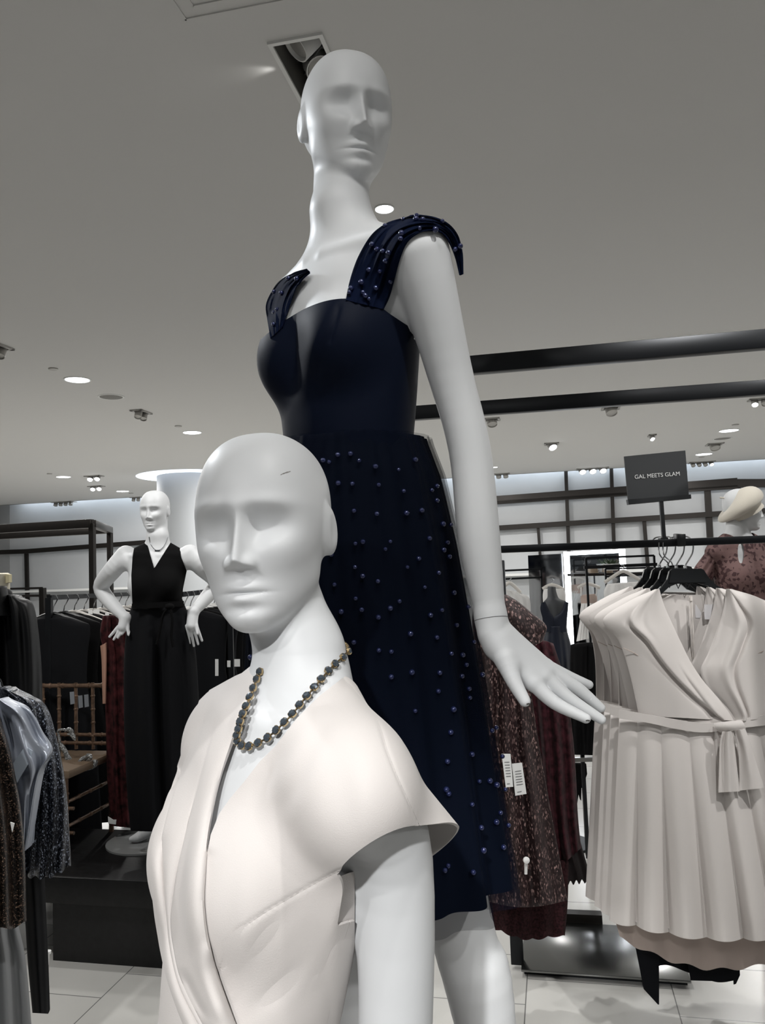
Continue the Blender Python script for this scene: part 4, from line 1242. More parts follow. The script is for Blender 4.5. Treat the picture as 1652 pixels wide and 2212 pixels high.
# --- blush wrap dress on the rail
def blush_dress():
    Y0 = 2.66
    r = empty('wrap_dress', PY(1500, 1560, Y0 + .04), 0)
    sheet('back_bodice', Z5([(730, 335), (480, 405), (254, 562), (335, 720), (372, 900), (385, 1100), (388, 1345)]), Z5([(1325, 345), (1560, 420), (1850, 560), (1800, 720), (1760, 900), (1740, 1100), (1740, 1345)]), Y0 + .075, M_BLUSH, r, -.035,
          lambda a, t: .004 * np.cos(2 * PI * 5 * t) * np.exp(-((a - .45) / .25) ** 2) + .010 * np.cos(2 * PI * (9 * t + .3 * a)) * np.exp(-(t / .16) ** 2), 46, 50)
    # zip and neck label inside the back
    b = MB().bar(PY(1493, 1287, Y0 + .068), PY(1500, 1440, Y0 + .072), .005, .003, Vector((0, 1, 0)))
    b.bar(PY(1489.5, 1287, Y0 + .069), PY(1496.5, 1440, Y0 + .073), .0025, .003, Vector((0, 1, 0)))
    b.bar(PY(1492.5, 1291, Y0 + .064), PY(1493, 1298, Y0 + .064), .008, .004, Vector((0, 1, 0)))
    b.build('zip', mat('zip_cream', (214, 208, 203), .5), r)
    sheet('neck_label', Z5([(1128, 425), (1126, 490), (1130, 552)]), Z5([(1305, 420), (1300, 490), (1265, 560)]), Y0 + .058, mat('label_satin', (226, 225, 228), .3), r, 0, None, 6, 6, .001)
    sheet('size_tab', Z5([(1205, 548), (1203, 598)]), Z5([(1243, 552), (1245, 602)]), Y0 + .056, mat('label_satin', (226, 225, 228), .3), r, 0, None, 4, 4, .001)
    # right front
    def fr(a, t):
        return .010 * np.exp(-((t - .30 - .1 * a) / .06) ** 2) * smooth01(a / .2) - .014 * np.exp(-((t - .44 - .02 * a) / .04) ** 2) * smooth01(a / .2) + .006 * np.exp(-(t / .05) ** 2)
    sheet('right_front', Z5([(1320, 288), (1292, 470), (1235, 650), (1160, 850), (1095, 1000), (1150, 1150), (1260, 1290), (1330, 1400), (1330, 1452)]),
          Z5([(1365, 295), (1600, 370), (1850, 520), (1800, 760), (1740, 950), (1715, 1100), (1700, 1240), (1700, 1340), (1700, 1400)]), Y0 - .012, M_BLUSH, r, .040, fr, 60, 60)
    # left front overlaps it, with a folded collar band
    def fl(a, t):
        tc = .22 + .62 * a
        st = smooth01((t - tc) / .045)
        band = .015 * st * smooth01((a - .12) / .2) * (1 - .5 * smooth01((t - tc) / .5))
        crease = -.010 * np.exp(-((t - tc + .03) / .05) ** 2) * smooth01((a - .15) / .2)
        pl = .004 * np.exp(-((t - .84) / .04) ** 2) * smooth01((a - .45) / .2) - .005 * np.exp(-((t - .78) / .03) ** 2) * smooth01((a - .5) / .2)
        sh = -.008 * np.exp(-((t - .5 - .25 * a) / .07) ** 2) * np.exp(-((a - .22) / .12) ** 2)
        return band + crease + pl + sh
    sheet('left_front', Z5([(700, 296), (480, 396), (252, 556), (376, 716), (438, 870), (476, 1000), (508, 1130), (540, 1280), (560, 1385)]),
          Z5([(733, 290), (775, 430), (850, 600), (925, 760), (1010, 930), (1110, 1080), (1230, 1220), (1340, 1340), (1400, 1432)]), Y0 - .022, M_BLUSH, r, .034, fl, 90, 90)
    # seams as fine piped lines
    for pts in (Z5([(424, 800), (520, 845), (620, 915), (700, 985)]), Z5([(1465, 915), (1540, 870), (1640, 826)])):
        b = MB().tube([PY(x, y, Y0 - .046) for x, y in pts], .0012, 6); b.build('seam', M_SHADE_SEAM, r)
    # sash
    n = 50
    top = spline(Z5([(390, 1332), (560, 1376), (870, 1418), (1215, 1452), (1440, 1432), (1640, 1388), (1850, 1345)]), n); bot = spline(Z5([(385, 1412), (560, 1447), (900, 1500), (1275, 1532), (1480, 1502), (1640, 1476), (1850, 1440)]), n)
    sheet('waist_sash', [tuple(top[0]), tuple((top[0] + bot[0]) / 2), tuple(bot[0])], [tuple(top[-1]), tuple((top[-1] + bot[-1]) / 2), tuple(bot[-1])], Y0 - .018, M_BLUSH, r, .046,
          None, 8, n, .003, lambda a, t: (np.interp(t, np.linspace(0, 1, n), top[:, 1]) * (1 - a) + np.interp(t, np.linspace(0, 1, n), bot[:, 1]) * a) - ((top[0, 1] + (top[-1, 1] - top[0, 1]) * t) * (1 - a) + (bot[0, 1] + (bot[-1, 1] - bot[0, 1]) * t) * a))
    sheet('sash_loop', Z5([(1212, 1450), (1222, 1490), (1262, 1530)]), Z5([(1445, 1428), (1470, 1466), (1482, 1500)]), Y0 - .076, M_BLUSH, r, .016, lambda a, t: .006 * np.sin(PI * a) + 0 * t, 14, 24, .004)
    sheet('sash_tail', Z5([(1285, 1525), (1262, 1640), (1254, 1850), (1248, 2052)]), Z5([(1375, 1525), (1390, 1650), (1412, 1850), (1432, 2042)]), Y0 - .092, M_BLUSH, r, .010, lambda a, t: .010 * np.cos(2 * PI * (1.6 * t + .1)) * (1 - .4 * a), 36, 30, .003)
    sheet('sash_tail', Z5([(1385, 1520), (1418, 1650), (1430, 1850), (1430, 2036)]), Z5([(1478, 1500), (1530, 1650), (1590, 1850), (1642, 2012)]), Y0 - .084, M_BLUSH, r, .014, lambda a, t: .008 * np.cos(2 * PI * (1.2 * t + .3)) * (1 - .4 * a), 36, 30, .003)
    # skirt: a flared tube with rounded pleats
    def pl(a, t):
        s = np.abs(np.sin(PI * (7.0 * t + .13 * np.sin(8 * t) + .1))) ** .8
        return (.004 + .060 * a ** 1.2) * (s - .5)
    tubeform('skirt', [(1337, 1553), (1332, 1650), (1326, 1780), (1320, 1900), (1316, 1988)], [(1690, 1545), (1716, 1650), (1752, 1780), (1788, 1900), (1818, 2022)], Y0 + .02, M_BLUSH, r,
             lambda a: .065 + .060 * a, pl, 44, 220, lambda a, t: a ** 3 * (26 * np.sin(PI * np.minimum(t * 1.15, 1)) + 9 * (np.abs(np.sin(PI * (7.0 * t + .13 * np.sin(8 * t) + .1))) ** .8 - .5)))
    return r
def back_layers(parent):  # rear dress layers below the hem, their shade put into the colour
    sheet('shaded_back_layers', [(1322, 1960), (1330, 1995), (1338, 2026)], [(1780, 1990), (1780, 2030), (1780, 2094)], 2.80, M_SHADE_SEAM, parent, .05, lambda a, t: .012 * np.cos(2 * PI * 6 * t) * a, 12, 60, .002,
          lambda a, t: a * (38 * np.sin(PI * np.minimum(t * 1.3, 1)) - 4 * np.cos(2 * PI * 6 * t)))
lab_d = ['front-most blush wrap dress on the near rail, sash tied in a knot', 'blush dress directly behind the front-most one on the rail', 'third blush dress back in the stack on the near rail', 'rearmost blush dress of the stack on the near rail']
lab_h = ['black hanger with wide label plate holding the front-most blush dress', 'black hanger just behind the front-most blush dress hanger', 'third black hanger back above the blush dresses', 'rearmost black hanger above the blush dresses']
bd = blush_dress(); hb = hanger_black()
for i in range(4):
    o = bd if i == 0 else copy_tree(bd); h = hb if i == 0 else copy_tree(hb)
    if i:
        for q in (o, h): q.location = q.location + RV * (.050 * i) - RU * (.022 * i) + ZUP * .002 * i
        o.rotation_euler.z = math.radians((0, -1.5, 1, -2.5)[i])
    tag(o, lab_d[i], 'dress', 'blush wrap dresses hung in a stack'); tag(h, lab_h[i], 'hanger', 'black hangers on the near rail')
back_layers(bd)
# two loose hooks left on the bar
for k, (x0, lab) in enumerate(((1424, 'bare chrome hook nearest the sign stem, under the rail'), (1433, 'second bare chrome hook beside the sign stem, under the rail'))):
    h = empty('coat_hanger', PY(x0, 1180, YR), 0, lab, 'hanger', 'black hangers on the near rail')
    pts = [PY(x0 - 1, 1172, YR - .02), PY(x0 - 1, 1190, YR - .02), PY(x0 + 3, 1202, YR + .01), PY(x0 + 16, 1213, YR + .06), PY(x0 + 20, 1222, YR + .08)]
    MB().tube([tuple(v) for v in spline([tuple(p) for p in pts], 16)], .0024, 6).build('hook', M_CHROME, h)
    prism('shoulder_bar', [(x0 + 4, 1240), (x0 + 12, 1223), (x0 + 40, 1220), (x0 + 60, 1224), (x0 + 66, 1238)], YR + .22, .010, M_BLKPLASTIC, h)
# --- navy hem and ribbon under the blush dresses
nv_ = empty('navy_dress', PY(1450, 2050, 2.98), 0, 'dark navy dress showing only its ribbon tails beneath the blush hems', 'dress')
M_NAVYCLOTH = mat('dark_navy_cloth', (9, 11, 17), .8, spec=.2)
tubeform('hem', [(1380, 1900), (1378, 1980), (1376, 2060), (1392, 2092)], [(1600, 1910), (1600, 1990), (1598, 2060), (1590, 2112)], 2.98, M_NAVYCLOTH, nv_, .03, lambda a, t: .01 * np.cos(2 * PI * 5 * t) * a, 20, 40,
         lambda a, t: a * (-12 * np.exp(-((t - .25) / .16) ** 2) * np.where(a > .5, 1, 0) + 14 * np.exp(-((t - .8) / .2) ** 2)))
prism('ribbon_tail', Z6([(520, 1330), (610, 1400), (735, 1420), (735, 1885), (725, 1885), (603, 1752)]), 2.93, .003, M_NAVYCLOTH, nv_)
prism('ribbon_tail', Z6([(975, 1470), (1430, 1530), (1436, 1630), (1402, 1705), (1382, 1712), (1380, 1664), (1280, 1684), (1010, 1676)]), 2.92, .003, M_NAVYCLOTH, nv_)

# --- burgundy tweed dress with tags, velvet dress and lace behind it
M_TWEED = fleck_mat('burgundy_tweed', (34, 18, 20), (168, 138, 134), 230, .90, .55, .15, (1, 1, .5), .5)
M_VELVET = mat('burgundy_velvet', (58, 27, 33), .8, spec=.15, sheen=.08, var=(45, .6))
M_LACE = mat('burgundy_lace', (46, 22, 25), .8, spec=.2, var=(120, .6), bump=(160, .6))
tw = empty('tweed_dress', PY(1120, 1600, 2.86), 0, 'burgundy tweed dress flecked with tinsel hanging behind the outstretched mannequin hand', 'dress')
tubeform('body', [(1052, 1275), (1020, 1330), (1030, 1450), (1020, 1600), (1010, 1780), (1008, 1930)], [(1085, 1280), (1110, 1330), (1140, 1450), (1163, 1600), (1195, 1780), (1226, 1945)], 2.86, M_TWEED, tw, .085,
         lambda a, t: (.006 + .022 * a) * np.cos(2 * PI * (3.6 * t + .15 * a)), 50, 90, lambda a, t: a ** 4 * (22 * np.sin(PI * t)))
tubeform('cap_sleeve', [(1070, 1284), (1060, 1310), (1075, 1350), (1098, 1380), (1135, 1408)], [(1095, 1285), (1120, 1300), (1150, 1325), (1180, 1352), (1172, 1385)], 2.80, M_TWEED, tw, .05, None, 20, 30)
for pts, sl in ((Z4r([(445, 103), (515, 103), (536, 360), (478, 364)]), 2.745), (Z4r([(525, 180), (605, 172), (640, 415), (552, 430)]), 2.75)):
    t_ = prism('hang_tag', pts, sl, .0015, M_TAG, tw)
    p = [np.array(q) for q in pts]
    b = MB()
    for k in range(7):
        u = .25 + k * .085 if k < 6 else .9
        a_ = p[0] + (p[3] - p[0]) * u; c_ = p[1] + (p[2] - p[1]) * u; a_, c_ = a_ + (c_ - a_) * .22, a_ + (c_ - a_) * (.8 if k < 6 else .6)
        b.bar(PY(*a_, sl - .0008), PY(*c_, sl - .0008), .0008, .0020, ZUP)
    b.build('printed_lines', M_PRINT, t_, smooth=False)
sec = MB().lathe(PY(1136, 1858, 2.745), [(0, 0), (.011, .0), (.011, .006), (.004, .010)], 14, Vector((.2, -1, .25)))
sec.tube([PY(1136, 1862, 2.752), PY(1135.5, 1888, 2.752)], .0055, 10); sec.build('security_tag', M_TAG, tw)
ve = empty('velvet_dress', PY(1210, 1600, 3.02), 0, 'burgundy crushed velvet dress hanging right of the tweed dress', 'dress')
tubeform('body', [(1130, 1370), (1140, 1470), (1150, 1600), (1160, 1750), (1180, 1900)], [(1195, 1390), (1222, 1480), (1240, 1620), (1248, 1760), (1255, 1832)], 3.02, M_VELVET, ve, .06, lambda a, t: (.006 + .016 * a) * np.cos(2 * PI * (3.3 * t)), 40, 70)
tubeform('dark_hem', [(1170, 1820), (1190, 1860), (1198, 1912)], [(1254, 1820), (1266, 1860), (1277, 1902)], 3.05, mat('burgundy_black_lace', (24, 13, 15), .85, bump=(200, .6)), ve, .05, lambda a, t: .01 * np.cos(2 * PI * 3 * t), 16, 50, lambda a, t: a * 5 * np.sin(40 * t))
la = empty('lace_dress', PY(1140, 1950, 2.95), 0, 'burgundy lace dress with scalloped hem showing below the tweed dress', 'dress')
tubeform('skirt', [(1050, 1860), (1048, 1930), (1049, 2000)], [(1228, 1860), (1226, 1950), (1220, 2020)], 2.97, M_LACE, la, .05, lambda a, t: .012 * np.cos(2 * PI * 4 * t), 20, 80, lambda a, t: a ** 3 * (5 * np.abs(np.sin(16 * t)) + 16 * np.sin(PI * t) ** 2))
# ------------------------------------------------------------------ farther right: wall grid, mirror, forms, beret mannequin
def wall_pt(px, py, v=14.2):
    r = ray(px, py); n = RV; t = (n * v - CAM).dot(n) / r.dot(n); return CAM + r * t
def trim_bar(name, a, c, w, h, v=14.16, m=None, up=ZUP):
    o = MB().bar(wall_pt(*a, v), wall_pt(*c, v), w, h, up).build(name, m or M_DKMETAL, smooth=False); o['kind'] = 'structure'; return o
k = 1
for a, c, h in (((1040, 1083), (1592, 1042), .15), ((1040, 1088), (1592, 1052), .06), ((1040, 1143), (1660, 1103), .09), ((0, 1193), (57, 1191), .09), ((57, 1191), (470, 1160), .09), ((1592, 1044), (1700, 1044), .14)):
    trim_bar('trim_%d' % k, a, c, .07, h); k += 1
for x0, y0, x1, y1, w in ((1222, 1018, 1232, 1300, .06), (1320, 1012, 1330, 1300, .06), (1162, 1137, 1170, 1250, .05), (1391, 1125, 1401, 1250, .06), (1527, 1050, 1541, 1300, .10), (1591, 1040, 1600, 1180, .10), (57, 1191, 62, 1420, .07)):
    trim_bar('trim_%d' % k, (x0, y0), (x1, y1), .05, w, 14.18, None, RU); k += 1
o = slab('trim_%d' % k, [(-10.9, 14.0), (9, 14.0), (9, 14.25), (-10.9, 14.25)], 1.42, 1.46, M_WHITE)
# low dark shelving line along the far wall
# --- lit mirror
MV = 6.6
def mv(px, py, v=MV): return wall_pt(px, py, v)
mr = empty('mirror', mv(1285, 1560), 0, 'tall mirror edged with bright white light tubes behind the navy gown', 'mirror')
for a, c, w in (((1223, 1192), (1240, 1520), .046), ((1343, 1186), (1362, 1520), .046), ((1223, 1196), (1343, 1190), .030)):
    MB().bar(mv(*a, MV - .01), mv(*c, MV - .01), w, .03, RV).build('light_tube', M_LAMP, mr, smooth=False)
pts = [mv(1225, 1194), mv(1343, 1188), mv(1360, 1520), mv(1240, 1520)]
n = len(pts); V = pts + [p + RV * .02 for p in pts]
mesh_obj('mirror_glass', [tuple(v) for v in V], [(0, 1, 2, 3), (7, 6, 5, 4), (0, 4, 5, 1), (1, 5, 6, 2), (2, 6, 7, 3), (3, 7, 4, 0)], mat('mirror_silver', (205, 210, 214), .03, 1.0), mr, smooth=False)
# a second plain mirror panel left of it
pts = [mv(1140, 1200, 7.2), mv(1214, 1196, 7.2), mv(1228, 1500, 7.2), mv(1152, 1500, 7.2)]
V = pts + [p + RV * .02 for p in pts]
o = mesh_obj('mirror', [tuple(v) for v in V], [(0, 1, 2, 3), (7, 6, 5, 4), (0, 4, 5, 1), (1, 5, 6, 2), (2, 6, 7, 3), (3, 7, 4, 0)], mat('mirror_grey', (150, 152, 155), .05, 1.0), smooth=False)
tag(o, 'plain grey mirror panel left of the lit mirror', 'mirror')
# --- dark bust form in a navy gown
Zt = lambda L: Z(L, 1080, 1180, 4.859)
fm = empty('dress_form', PY(1200, 1700, 4.6), 0, 'charcoal headless dress form wearing a navy gown before the lit mirror', 'dress form')
M_FORM = mat('form_charcoal', (66, 68, 71), .75)
tubeform('torso', Zt([(502, 425), (500, 480), (495, 540), (455, 585), (440, 640), (470, 760), (500, 850)]), Zt([(583, 425), (590, 480), (620, 550), (690, 580), (705, 640), (690, 760), (680, 850)]), 4.62, M_FORM, fm, .085, None, 30, 36)
fp = PY(1208, 1640, 4.66); st_ = MB().tube([PY(1205, 1440, 4.66), (fp.x, fp.y, .01)], .018, 10).lathe((fp.x, fp.y, 0), [(.16, 0), (.16, .015), (0, .02)], 24); st_.build('stand_pole', M_BLKMETAL, fm)
gw = empty('evening_gown', PY(1200, 1600, 4.6), 0, 'navy sleeveless v-neck gown on the charcoal dress form', 'dress')
M_GOWN = mat('gown_navy', (20, 26, 40), .6, spec=.3, sheen=.2)
sheet('bodice', Zt([(436, 590), (425, 660), (450, 760), (475, 850), (478, 900)]), Zt([(470, 585), (520, 690), (560, 755), (570, 850), (575, 900)]), 4.53, M_GOWN, gw, .01, None, 24, 16, .006)
sheet('bodice', Zt([(685, 580), (640, 690), (565, 755), (570, 850), (575, 900)]), Zt([(712, 590), (708, 660), (700, 760), (690, 850), (692, 900)]), 4.53, M_GOWN, gw, .01, None, 24, 16, .006)
tubeform('skirt', Zt([(470, 840), (455, 930), (440, 1020), (450, 1150), (455, 1300), (440, 1500)]), Zt([(692, 840), (715, 930), (740, 1020), (755, 1150), (765, 1300), (775, 1500)]), 4.6, M_GOWN, gw, .10, lambda a, t: .008 * np.cos(2 * PI * 5 * t) * a, 34, 44)
# --- light clothes on pale hangers
M_WHITECLOTH = mat('white_cloth', (232, 231, 229), .8, sheen=.1)
M_NUDE = mat('nude_mesh', (190, 170, 160), .8)
M_PALEWOOD = mat('pale_hanger', (214, 210, 204), .5)
def pale_hanger(pl, pt, pr, Y, label):
    h = empty('coat_hanger', PY(*pt, Y), 0, label, 'hanger', 'pale hangers by the mirror')
    b = MB().tube([tuple(v) for v in spline([tuple(PY(*q, Y)) for q in (pl, ((pl[0] + pt[0]) / 2, (pl[1] + pt[1]) / 2 - 1.5), pt, ((pr[0] + pt[0]) / 2, (pr[1] + pt[1]) / 2 - 1.5), pr)], 14)], .011, 8)
    b.build('shoulder_bar', M_PALEWOOD, h)
    b = MB().tube([PY(pt[0], pt[1], Y), PY(pt[0], pt[1] - 6, Y), PY(pt[0] + 3, pt[1] - 10, Y), PY(pt[0] + 1, pt[1] - 14, Y), PY(pt[0] - 3, pt[1] - 12, Y)], .003, 6); b.build('hook', M_CHROME, h)
pale_hanger((1248, 1270), (1268, 1261), (1295, 1270), 5.2, 'pale hanger carrying the white dress in front of the lit mirror')
wd = empty('hanging_dress', PY(1265, 1330, 5.2), 0, 'white strappy dress on a pale hanger in front of the lit mirror', 'dress')
tubeform('bodice', Zt([(848, 515), (845, 560), (850, 640)]), Zt([(1010, 500), (1020, 560), (1005, 640)]), 5.2, M_NUDE, wd, .05, None, 14, 24)
tubeform('skirt', Zt([(850, 600), (838, 700), (835, 800), (800, 1000)]), Zt([(1015, 600), (975, 700), (940, 800), (950, 965)]), 5.19, M_WHITECLOTH, wd, .06, lambda a, t: .006 * np.cos(2 * PI * 5 * t), 24, 36)
for x0, x1 in ((850, 852), (1012, 1008)):
    MB().tube([PY(*Zt([(x0, 430)])[0], 5.17), PY(*Zt([(x1, 520)])[0], 5.17)], .005, 6).build('strap', M_WHITECLOTH, wd)
pale_hanger((1306, 1258), (1345, 1234), (1384, 1254), 4.9, 'pale hanger just left of the black hangers, holding a white top')
wt = empty('hanging_blouse', PY(1345, 1300, 4.9), 0, 'white blouse on a pale hanger above the blush dress shoulder', 'blouse')
tubeform('body', [(1310, 1262), (1304, 1285), (1318, 1330), (1322, 1420)], [(1385, 1256), (1400, 1280), (1388, 1330), (1390, 1420)], 4.9, M_WHITECLOTH, wt, .06, lambda a, t: .005 * np.cos(2 * PI * 4 * t), 24, 36)
pale_hanger((1084, 1270), (1101, 1259), (1124, 1280), 4.9, 'pale hanger between the mannequin wrist and the plain mirror')
wt = empty('hanging_camisole', PY(1100, 1300, 4.9), 0, 'white top hanging behind the tweed sleeve', 'top')
tubeform('body', [(1080, 1268), (1082, 1300), (1085, 1400), (1085, 1500)], [(1128, 1282), (1145, 1300), (1145, 1400), (1150, 1500)], 4.92, M_WHITECLOTH, wt, .05, lambda a, t: .006 * np.cos(2 * PI * 4 * t), 24, 36)
pale_hanger((1172, 1272), (1192, 1263), (1218, 1274), 5.3, 'pale hanger behind the neck of the charcoal dress form')
wt = empty('hanging_camisole', PY(1195, 1290, 5.3), 0, 'white top on a hanger behind the neck of the charcoal dress form', 'top')
tubeform('body', [(1174, 1272), (1172, 1290), (1176, 1330)], [(1218, 1272), (1222, 1290), (1218, 1330)], 5.3, M_WHITECLOTH, wt, .05, None, 14, 24)
wt = empty('pale_gown', PY(1160, 1420, 4.9), 0, 'white and nude gown seen between the mannequin hand and the navy gown', 'dress')
tubeform('body', [(1140, 1385), (1138, 1420), (1140, 1480)], [(1172, 1380), (1176, 1420), (1176, 1490)], 4.9, M_WHITECLOTH, wt, .05, lambda a, t: .006 * np.cos(2 * PI * 3 * t), 16, 24)
# --- thin rack frames
def wire_frame(label, segs, Y, th=.012):
    r = empty('garment_rack', PY(*segs[0][0], Y), 0, label, 'clothes rack')
    for i, (a, c, nm) in enumerate(segs):
        p, q = PY(*a, Y), PY(*c, Y)
        if nm == 'upright_post': q = Vector((p.x, p.y, 0))
        MB().bar(p, q, th, th, Vector((0, 1, 0))).build(nm, M_BLKMETAL, r, smooth=False)
    return r
r = wire_frame('thin black rack frame standing before the lit mirror', [((1265, 1206), (1277, 1640), 'upright_post'), ((1412, 1200), (1424, 1640), 'upright_post'), ((1265, 1206), (1412, 1200), 'top_rail')], 5.0, .013)
MB().bar(PY(1261, 1226, 5.0), PY(1418, 1219, 5.0), .02, .024, Vector((0, 1, 0))).build('hang_rail', M_BLKMETAL, r, smooth=False)
r = wire_frame('low thin rack frame right of the lit mirror, lower than the tall frame', [((1307, 1229), (1322, 1640), 'upright_post'), ((1307, 1229), (1410, 1226), 'top_rail'), ((1307, 1246), (1412, 1240), 'hang_rail')], 5.6, .012)
r = wire_frame('thin black rack frame right of the tall mannequin wrist', [((1084, 1233), (1170, 1229), 'top_rail'), ((1084, 1251), (1170, 1247), 'hang_rail'), ((1168, 1229), (1180, 1600), 'upright_post')], 5.4, .013)
# --- black clothes on a low rail at right-centre
M_BLKCLOTH = mat('black_cloth', (9, 9, 10), .9, spec=.12)
M_BLKCLOTH2 = mat('charcoal_cloth', (14, 15, 18), .85, spec=.15)
lr = empty('garment_rack', PY(1270, 1642, 4.4), 0, 'low steel rack bar carrying the black skirts', 'clothes rack')
MB().bar(PY(1225, 1641, 4.42), PY(1420, 1637, 4.42), .022, .026, Vector((0, 1, 0))).build('lower_bar', mat('satin_steel', (150, 150, 148), .3, 1.0), lr)
_p = PY(1245, 1400, 4.45); MB().bar(_p, Vector((_p.x, _p.y, 0)), .02, .02, Vector((0, 1, 0))).build('upright_post', M_BLKMETAL, lr)
for i, (a0, a1, c0, c1, lab) in enumerate(((1232, 1226, 1282, 1280, 'black skirt beside the navy gown, seen left of the blush dresses'), (1270, 1262, 1330, 1330, 'black skirt seen just left of the blush dress waist'))):
    g = empty('black_skirt', PY((a0 + c0) / 2, 1500, 4.36), 0, lab, 'skirt', 'black skirts on the low rail')
    tubeform('skirt', [(a0, 1393), (a0 - 2, 1480), (a1, 1630)], [(c0, 1388), (c0, 1480), (c1 + 20, 1632)], 4.36 - .05 * i, M_BLKCLOTH, g, .06, lambda a, t: .012 * np.cos(2 * PI * 4 * t) * a, 24, 50)
g = empty('hanging_scarf', PY(1250, 1680, 4.5), 0, 'black fringed garment hanging below the low steel bar', 'scarf')
prism('fringe', [(1240, 1650), (1266, 1650), (1268, 1672), (1262, 1690), (1263, 1712), (1256, 1700), (1255, 1730), (1250, 1712), (1246, 1740), (1241, 1700)], 4.5, .03, M_BLKCLOTH, g)
ob = empty('garment_rack', PY(1248, 1978, 3.6), 0, 'dark floor bar of another rack between the velvet and blush dresses', 'clothes rack')
MB().bar(PZ(1215, 1981, .03), PZ(1300, 1985, .03), .05, .05, ZUP).build('floor_bar', M_DKMETAL, ob, smooth=False)
# --- small hats on a shelf and a plant
for (x, y, w, lab) in ((1283, 1238, 17, 'straw hat on a dark shelf above the white dress hanger'), (1317, 1240, 14, 'small straw hat right of the first, on the dark shelf')):
    c = PY(x, y, 6.1); r0 = w / 2 * 6.1 / FPX
    h = empty('hat', c, 0, lab, 'hat', 'straw hats on the shelf')
    MB().lathe(c, [(r0 * 1.25, 0), (r0 * 1.2, .004), (r0, .006), (r0 * .95, .03), (r0 * .7, .05), (0, .056)], 20).build('crown', mat('straw', (158, 142, 124), .8), h)
sh = MB().bar(PY(1232, 1242, 6.15), PY(1420, 1238, 6.15), .22, .02, ZUP).build('display_shelf', M_DKMETAL, smooth=False); tag(sh, 'dark display shelf carrying the straw hats', 'shelf')
pt = empty('potted_plant', PY(1320, 1226, 6.0), 0, 'small green potted plant on top of the rack shelf', 'plant')
MB().lathe(PY(1320, 1232, 6.0), [(.05, 0), (.07, .05), (.065, .05), (0, .045)], 18).build('pot', M_WHITE, pt)
lf = MB(); rg = random.Random(5)
for i in range(46):
    b0 = PY(1320 + rg.uniform(-6, 6), 1224, 6.0 + rg.uniform(-.05, .05)); d = Vector((rg.uniform(-.09, .09), rg.uniform(-.06, .06), rg.uniform(.01, .075)))
    s = d.cross(ZUP).normalized() * .010
    lf.add([b0, b0 + d * .5 + s, b0 + d, b0 + d * .5 - s], [(0, 1, 2, 3)])
lf.build('foliage', mat('leaf_green', (58, 76, 52), .6), pt, smooth=False)

# --- mannequin with beret
B_Y = 3.75
B_fr = Fr((0, 0, 0), math.radians(12), sc=.93)
B_fr.o = A3(PY(1592, 1150, B_Y)) - B_fr.w(0, .022, 1.49)
B_hd = Fr(A3(PY(1605, 1100, B_Y)), math.radians(82), math.radians(3), 0, .86)
B_body = Body(B_fr, B_hd, [], [], (B_fr.w(0, .028, 1.40), B_fr.w(0, .016, 1.52), B_hd.w(0, .030, -.05), .056, .047, .049))
V, F = region_mesh(B_body, [(B_fr.w(0, 0, 1.3) - np.array((.35, .3, .45)), B_fr.w(0, 0, 1.3) + np.array((.35, .3, .62)), .0042, lambda V: V[:, 2] - B_fr.w(0, 0, .80)[2])])
bm_ = empty('mannequin', (B_fr.o[0], B_fr.o[1], 0), 0, 'white mannequin in profile wearing a cream beret, behind the blush dresses', 'mannequin')
mesh_obj('body', V, F, M_MANN, bm_)
MB().tube([B_fr.w(0, .02, .82), (B_fr.o[0], B_fr.o[1], .02)], .03, 12).build('stand_pole', M_BLKMETAL, bm_)
MB().lathe((B_fr.o[0], B_fr.o[1], 0), [(.18, 0), (.18, .02), (0, .02)], 30).build('base_plate', M_BLKMETAL, bm_)
# beret: a soft disc pulled down towards the back
bt = empty('beret', PY(1605, 1085, B_Y), 0, 'cream felt beret tilted on the profile mannequin head', 'beret')
c0 = A3(PY(1598, 1094, B_Y)); U = A3(P(1638, 1062, B_Y)) - A3(P(1563, 1118, B_Y)); La = np.linalg.norm(U) / 2 * 1.14; U = U / np.linalg.norm(U)
Nn = np.cross(U, np.array((0, 1, 0))); Nn = Nn / np.linalg.norm(Nn); 
if Nn[2] < 0: Nn = -Nn
Dp = np.cross(Nn, U)
VV = []
prof = [(.74, -.045), (.74, -.012), (.93, -.008), (1.0, .012), (.97, .035), (.85, .058), (.6, .076), (.3, .084), (.02, .086)]
pr = spline(prof, 22); nth = 48
for r_, h_ in pr:
    for j in range(nth):
        a = 2 * PI * j / nth
        wob = 1 + .03 * math.sin(3 * a + 1) 
        VV.append(c0 + U * (La * r_ * wob * math.cos(a)) + Dp * (.122 * r_ * wob * math.sin(a)) + Nn * (h_ * (.72 + .28 * math.cos(a + .6)) - .012))
mesh_obj('crown', np.array(VV), grid_faces(nth, len(pr), True), mat('cream_felt', (206, 200, 188), .95, sheen=.3, bump=(300, .3)), bt)
tp = pr[-1]
MB().tube([tuple(c0 + Nn * .072 - U * .03), tuple(c0 + Nn * .090 - U * .05)], .004, 6).build('stalk', mat('cream_felt', (206, 200, 188), .95), bt)
